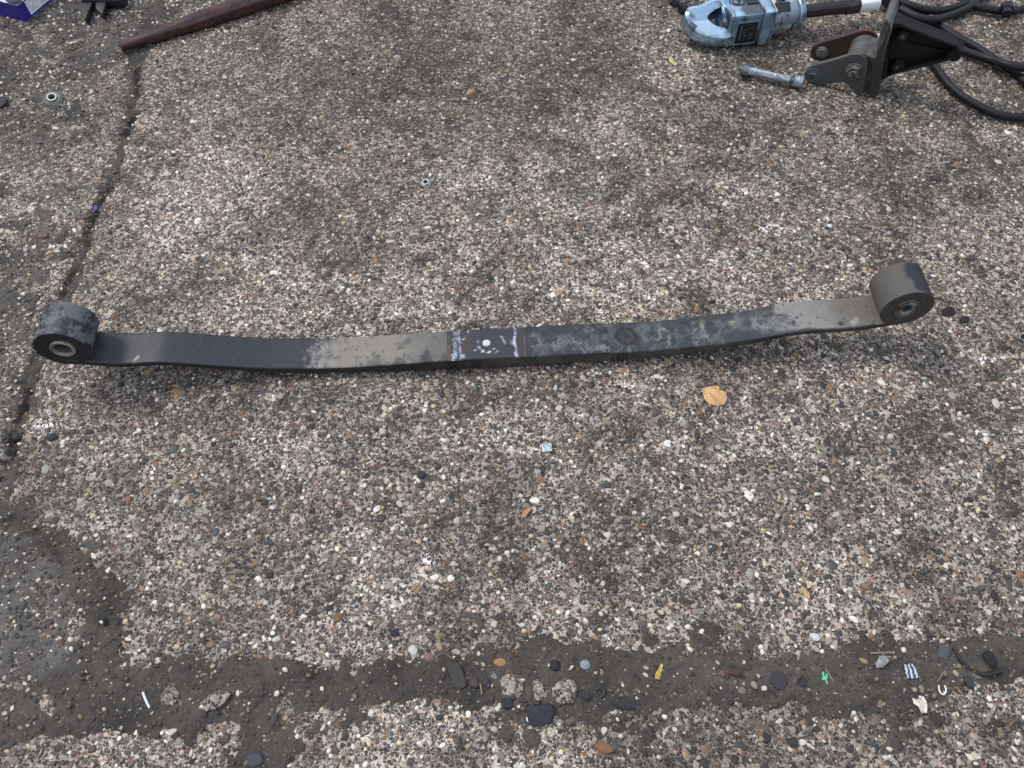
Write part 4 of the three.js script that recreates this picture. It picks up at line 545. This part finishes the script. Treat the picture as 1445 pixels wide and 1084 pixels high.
flake('wood_chip', 'large orange tan bark chip lying on the concrete below the spring', 'chip', [0.374, -0.808], [[-0.022, 0.014], [-0.010, 0.019], [0.004, 0.021], [0.010, 0.019], [0.009, 0.011], [0.017, 0.009], [0.022, -0.004], [0.016, -0.017], [0.004, -0.020], [-0.012, -0.017], [-0.021, -0.006]], 0.0022, [0.62, 0.37, 0.17], 0, 0.1, 0.35, 0.6, mottle([1, 1, 1], [0.72, 0.66, 0.6], 5, 0.4, 0.65, 801, 128));
flake('wood_chip', 'thin orange splinter on the concrete between the spring and the joint', 'chip', [0.022, -0.576], [[-0.003, -0.011], [0.003, -0.010], [0.006, 0.002], [0.008, 0.012], [0.002, 0.008], [-0.003, 0.001]], 0.0018, [0.55, 0.27, 0.13], -0.4, 0.1);
flake('wood_chip', 'pale yellow splinter on the concrete above the green bead', 'chip', [0.469, -0.437], [[-0.005, 0.010], [0.001, 0.011], [0.006, -0.004], [0.005, -0.010], [-0.002, -0.006]], 0.0018, [0.55, 0.42, 0.20], 0.1, 0.08);
flake('wood_chip', 'yellow scrap on the concrete below the wrench handle', 'chip', [0.401, -1.795], [[-0.009, 0.012], [-0.002, 0.018], [0.003, 0.010], [0.004, 0.000], [0.010, -0.010], [0.004, -0.016], [-0.004, -0.006], [-0.009, 0.002]], 0.002, [0.62, 0.52, 0.26], 0, 0.06);
flake('plant_shred', 'bright yellow shred of plant stem in the joint', 'shred', [0.222, -0.314], [[-0.007, -0.011], [0.001, -0.012], [0.003, -0.004], [0.007, 0.009], [0.004, 0.011], [-0.001, 0.002], [-0.005, -0.003]], 0.0016, [0.62, 0.46, 0.10], 0, 0.2);
flake('foil_scrap', 'torn silver and dark striped foil scrap in the joint', 'scrap', [0.606, -0.314], [[-0.010, 0.010], [0.002, 0.012], [0.006, 0.004], [0.010, -0.009], [0.001, -0.010], [-0.010, -0.009]], 0.0012, [0.62, 0.66, 0.72], 0, 0.12, 0.3, 0.3, dataTex(64, 64, (i, j) => { const v = smooth(-0.2, 0.5, Math.sin(i * 0.42 + vnoise(i / 9, j / 9, 5) * 2.5 + j * 0.05)) * (0.6 + 0.5 * vnoise(i / 3, j / 3, 6)); return [0.07 + 0.85 * v, 0.08 + 0.86 * v, 0.1 + 0.88 * v]; }));
flake('plastic_scrap', 'ragged white plastic scrap on the lower edge of the joint', 'scrap', [0.605, -0.265], [[-0.009, 0.010], [-0.003, 0.008], [0.001, 0.014], [0.007, 0.012], [0.010, 0.002], [0.007, -0.010], [-0.001, -0.011], [-0.003, -0.002], [-0.010, 0.003]], 0.0014, [0.70, 0.68, 0.60], 0, 0.1);
flake('plastic_scrap', 'crumpled clear grey plastic scrap at the top of the joint', 'scrap', [0.563, -0.329], [[-0.012, -0.008], [-0.002, -0.009], [0.011, -0.002], [0.009, 0.005], [-0.001, 0.008], [-0.008, 0.001]], 0.001, [0.28, 0.30, 0.32], 0.2, 0.15, 0.6, 0.3);
flake('paint_flake', 'pale twisted flake on the concrete below the white plastic scrap', 'flake', [0.664, -0.195], [[-0.012, 0.006], [-0.004, 0.004], [0.002, 0.008], [0.012, -0.001], [0.004, -0.003], [-0.006, -0.005]], 0.0013, [0.60, 0.58, 0.48], 0, 0.1);
flake('plastic_scrap', 'tiny bright blue plastic scrap in the crack', 'scrap', [-0.906, -1.296], [[-0.004, 0.006], [0.002, 0.007], [0.005, 0.000], [0.003, -0.006], [-0.004, -0.005]], 0.0014, [0.05, 0.10, 0.36], 0, 0.15);
flake('dead_leaf', 'curled brown leaf fragment at the edge of the crack', 'leaf', [-0.990, -1.211], [[-0.014, -0.004], [-0.004, -0.008], [0.010, -0.005], [0.013, 0.003], [0.002, 0.009], [-0.010, 0.005]], 0.001, [0.15, 0.085, 0.045], 0.2, 0.25, 0.9);
flake('plastic_strip', 'short cream strip on the patched grey slab near the box', 'strip', [-1.118, -1.870], [[-0.009, 0.001], [0.007, 0.006], [0.010, 0.003], [-0.006, -0.005]], 0.0014, [0.66, 0.62, 0.52], 0, 0.05);
{ // green two hole bead, rubber rings, nuts, staple, screw, square chip
  const b = thing('button', 'small green button with two holes in the joint dirt', 'button', [0.471, 0.004, -0.308], 0.2); b.rotation.x = 0.15;
  part('disc', tf(slab(poly(Array.from({ length: 28 }, (_, k) => [0.0062 * Math.cos(k / 28 * 6.2832), 0.0062 * Math.sin(k / 28 * 6.2832)]), [[-0.0022, 0.0008, 0.0013], [0.0022, 0.0008, 0.0013]]), 0.0026, 0.0005), [0, 0, 0], [-Math.PI / 2, 0, 0]), mat([0.10, 0.50, 0.26], 0.5), b);
  part('tail', tf(new THREE.CapsuleGeometry(0.0008, 0.006, 4, 8), [0.002, 0.001, 0.008], [1.5, 0.2, 0]), mat([0.45, 0.62, 0.54], 0.5), b);
}
const torus = (R, r) => tf(new THREE.TorusGeometry(R, r, 12, 32), [0, 0, 0], [Math.PI / 2, 0, 0]);
single('rubber_ring', 'black rubber ring lying in the joint dirt', 'ring', torus(0.0065, 0.0028), mat([0.022, 0.021, 0.022], 0.6), [0.131, 0.005, -0.284], [0.15, 0, 0.1]);
function hexNut(label, u, af, h, hole, c, tilt) {
  const s = poly(Array.from({ length: 6 }, (_, k) => [af * Math.cos(k * Math.PI / 3 + 0.3), af * Math.sin(k * Math.PI / 3 + 0.3)]), [[0, 0, hole]]), t = thing('hex_nut', label, 'nut', [u[0], looseY(...u) + 0.001, u[1]]); t.rotation.set(tilt, 0, tilt * 0.5);
  part('nut_body', tf(slab(s, h, 0.0009, 2), [0, 0, 0], [-Math.PI / 2, 0, 0]), mat(c, 0.32, 0.7), t); part('flange', lathe([[hole, 0], [af * 1.12, 0], [af * 1.15, 0.001], [af * 1.02, 0.002], [hole, 0.0022]], 28), mat(c, 0.35, 0.7), t);
}
hexNut('small bright flanged nut alone on the concrete above the spring', [-0.191, -1.368], 0.0098, 0.007, 0.0048, [0.40, 0.42, 0.43], 0.12);
hexNut('dark flanged nut near the dusty end of the spring', [0.987, -0.941], 0.0092, 0.008, 0.0055, [0.16, 0.17, 0.18], 0.25);
{ const [x, z] = [0.062, -0.700], s = thing('metal_square', 'small mottled silver square of metal on the concrete below the spring', 'metal square', [x, looseY(x, z) + 0.0015, z], 0.12);
  part('plate', tf(slab(poly([[-0.0088, -0.008], [0.0088, -0.008], [0.0088, 0.008], [-0.0088, 0.008]]), 0.005, 0.0008, 2), [0, 0, 0], [-Math.PI / 2, 0, 0]), new THREE.MeshStandardMaterial({ map: mottle([0.50, 0.55, 0.60], [0.14, 0.15, 0.17], 3, 0.42, 0.6, 811, 64), roughness: 0.4, metalness: 0.4 }), s); { const q = s.children[0].geometry.attributes.uv; for (let k = 0; k < q.count; k++) q.setXY(k, q.getX(k) * 55 + 0.5, q.getY(k) * 55 + 0.5); } }
const wirePath = (pts, r, seg = 50) => new THREE.TubeGeometry(new THREE.CatmullRomCurve3(pts.map(p => new THREE.Vector3(...p)), false, 'centripetal'), seg, r, 8);
function line(name, label, cat, pts, r, c, rough = 0.6) { const [bx, , bz] = pts[0]; return single(name, label, cat, wirePath(pts.map(([x, y, z]) => [x - bx, y, z - bz]), r), mat(c, rough), [bx, 0, bz]); }
line('wire', 'curved black cable end lying in the joint', 'wire', [[0.680, 0.006, -0.351], [0.687, 0.006, -0.328], [0.703, 0.006, -0.312], [0.724, 0.007, -0.310], [0.740, 0.008, -0.316]], 0.0032, [0.012, 0.012, 0.013]);
loose('rubber_lump', 'black lump of rubber beside the curved cable end', 'lump', [0.729, -0.333], [0.018, 0.012, 0.024], [0.016, 0.015, 0.015], 0.2, 2, 0.7);
line('staple', 'bent white metal staple in the joint', 'staple', [[0.641, 0.006, -0.294], [0.640, 0.006, -0.285], [0.644, 0.006, -0.281], [0.650, 0.006, -0.287], [0.650, 0.006, -0.294]], 0.0013, [0.68, 0.68, 0.68]);
line('screw', 'small white plastic screw lying in the joint dirt', 'screw', [[-0.552, 0.006, -0.284], [-0.545, 0.006, -0.273], [-0.537, 0.005, -0.262]], 0.0019, [0.68, 0.70, 0.72], 0.45);
line('twig', 'pale dry twig at the upper edge of the joint', 'twig', [[0.549, 0.007, -0.341], [0.567, 0.007, -0.342], [0.582, 0.006, -0.343]], 0.0014, [0.27, 0.19, 0.12]);
line('twig', 'thin brown twig near the foil scrap', 'twig', [[0.640, 0.006, -0.299], [0.647, 0.006, -0.306], [0.653, 0.006, -0.313]], 0.001, [0.22, 0.15, 0.10]);
line('twig', 'fine dry stalk beside the green button', 'twig', [[0.476, 0.006, -0.318], [0.479, 0.007, -0.310], [0.484, 0.006, -0.300]], 0.0008, [0.30, 0.24, 0.16]);
line('twig', 'short straight stalk between the brown stone and the dark wedge stone', 'twig', [[-0.048, 0.008, -0.296], [-0.046, 0.008, -0.288], [-0.045, 0.006, -0.281]], 0.0012, [0.26, 0.20, 0.14]);
line('twig', 'short pale stalk below the green button', 'twig', [[0.480, 0.006, -0.283], [0.487, 0.006, -0.282], [0.492, 0.006, -0.279]], 0.001, [0.36, 0.31, 0.22]);
line('twig', 'curled brown stalk at the widening of the dirt patch', 'twig', [[-0.604, 0.006, -0.348], [-0.599, 0.007, -0.338], [-0.592, 0.006, -0.334]], 0.001, [0.25, 0.17, 0.11]);
line('twig', 'thin brown stalk by the curled leaf fragment', 'twig', [[-1.009, 0.006, -1.190], [-1.006, 0.007, -1.207], [-1.003, 0.006, -1.224]], 0.001, [0.25, 0.15, 0.09]);
console.log('objects done');
renderer.render(scene, camera);
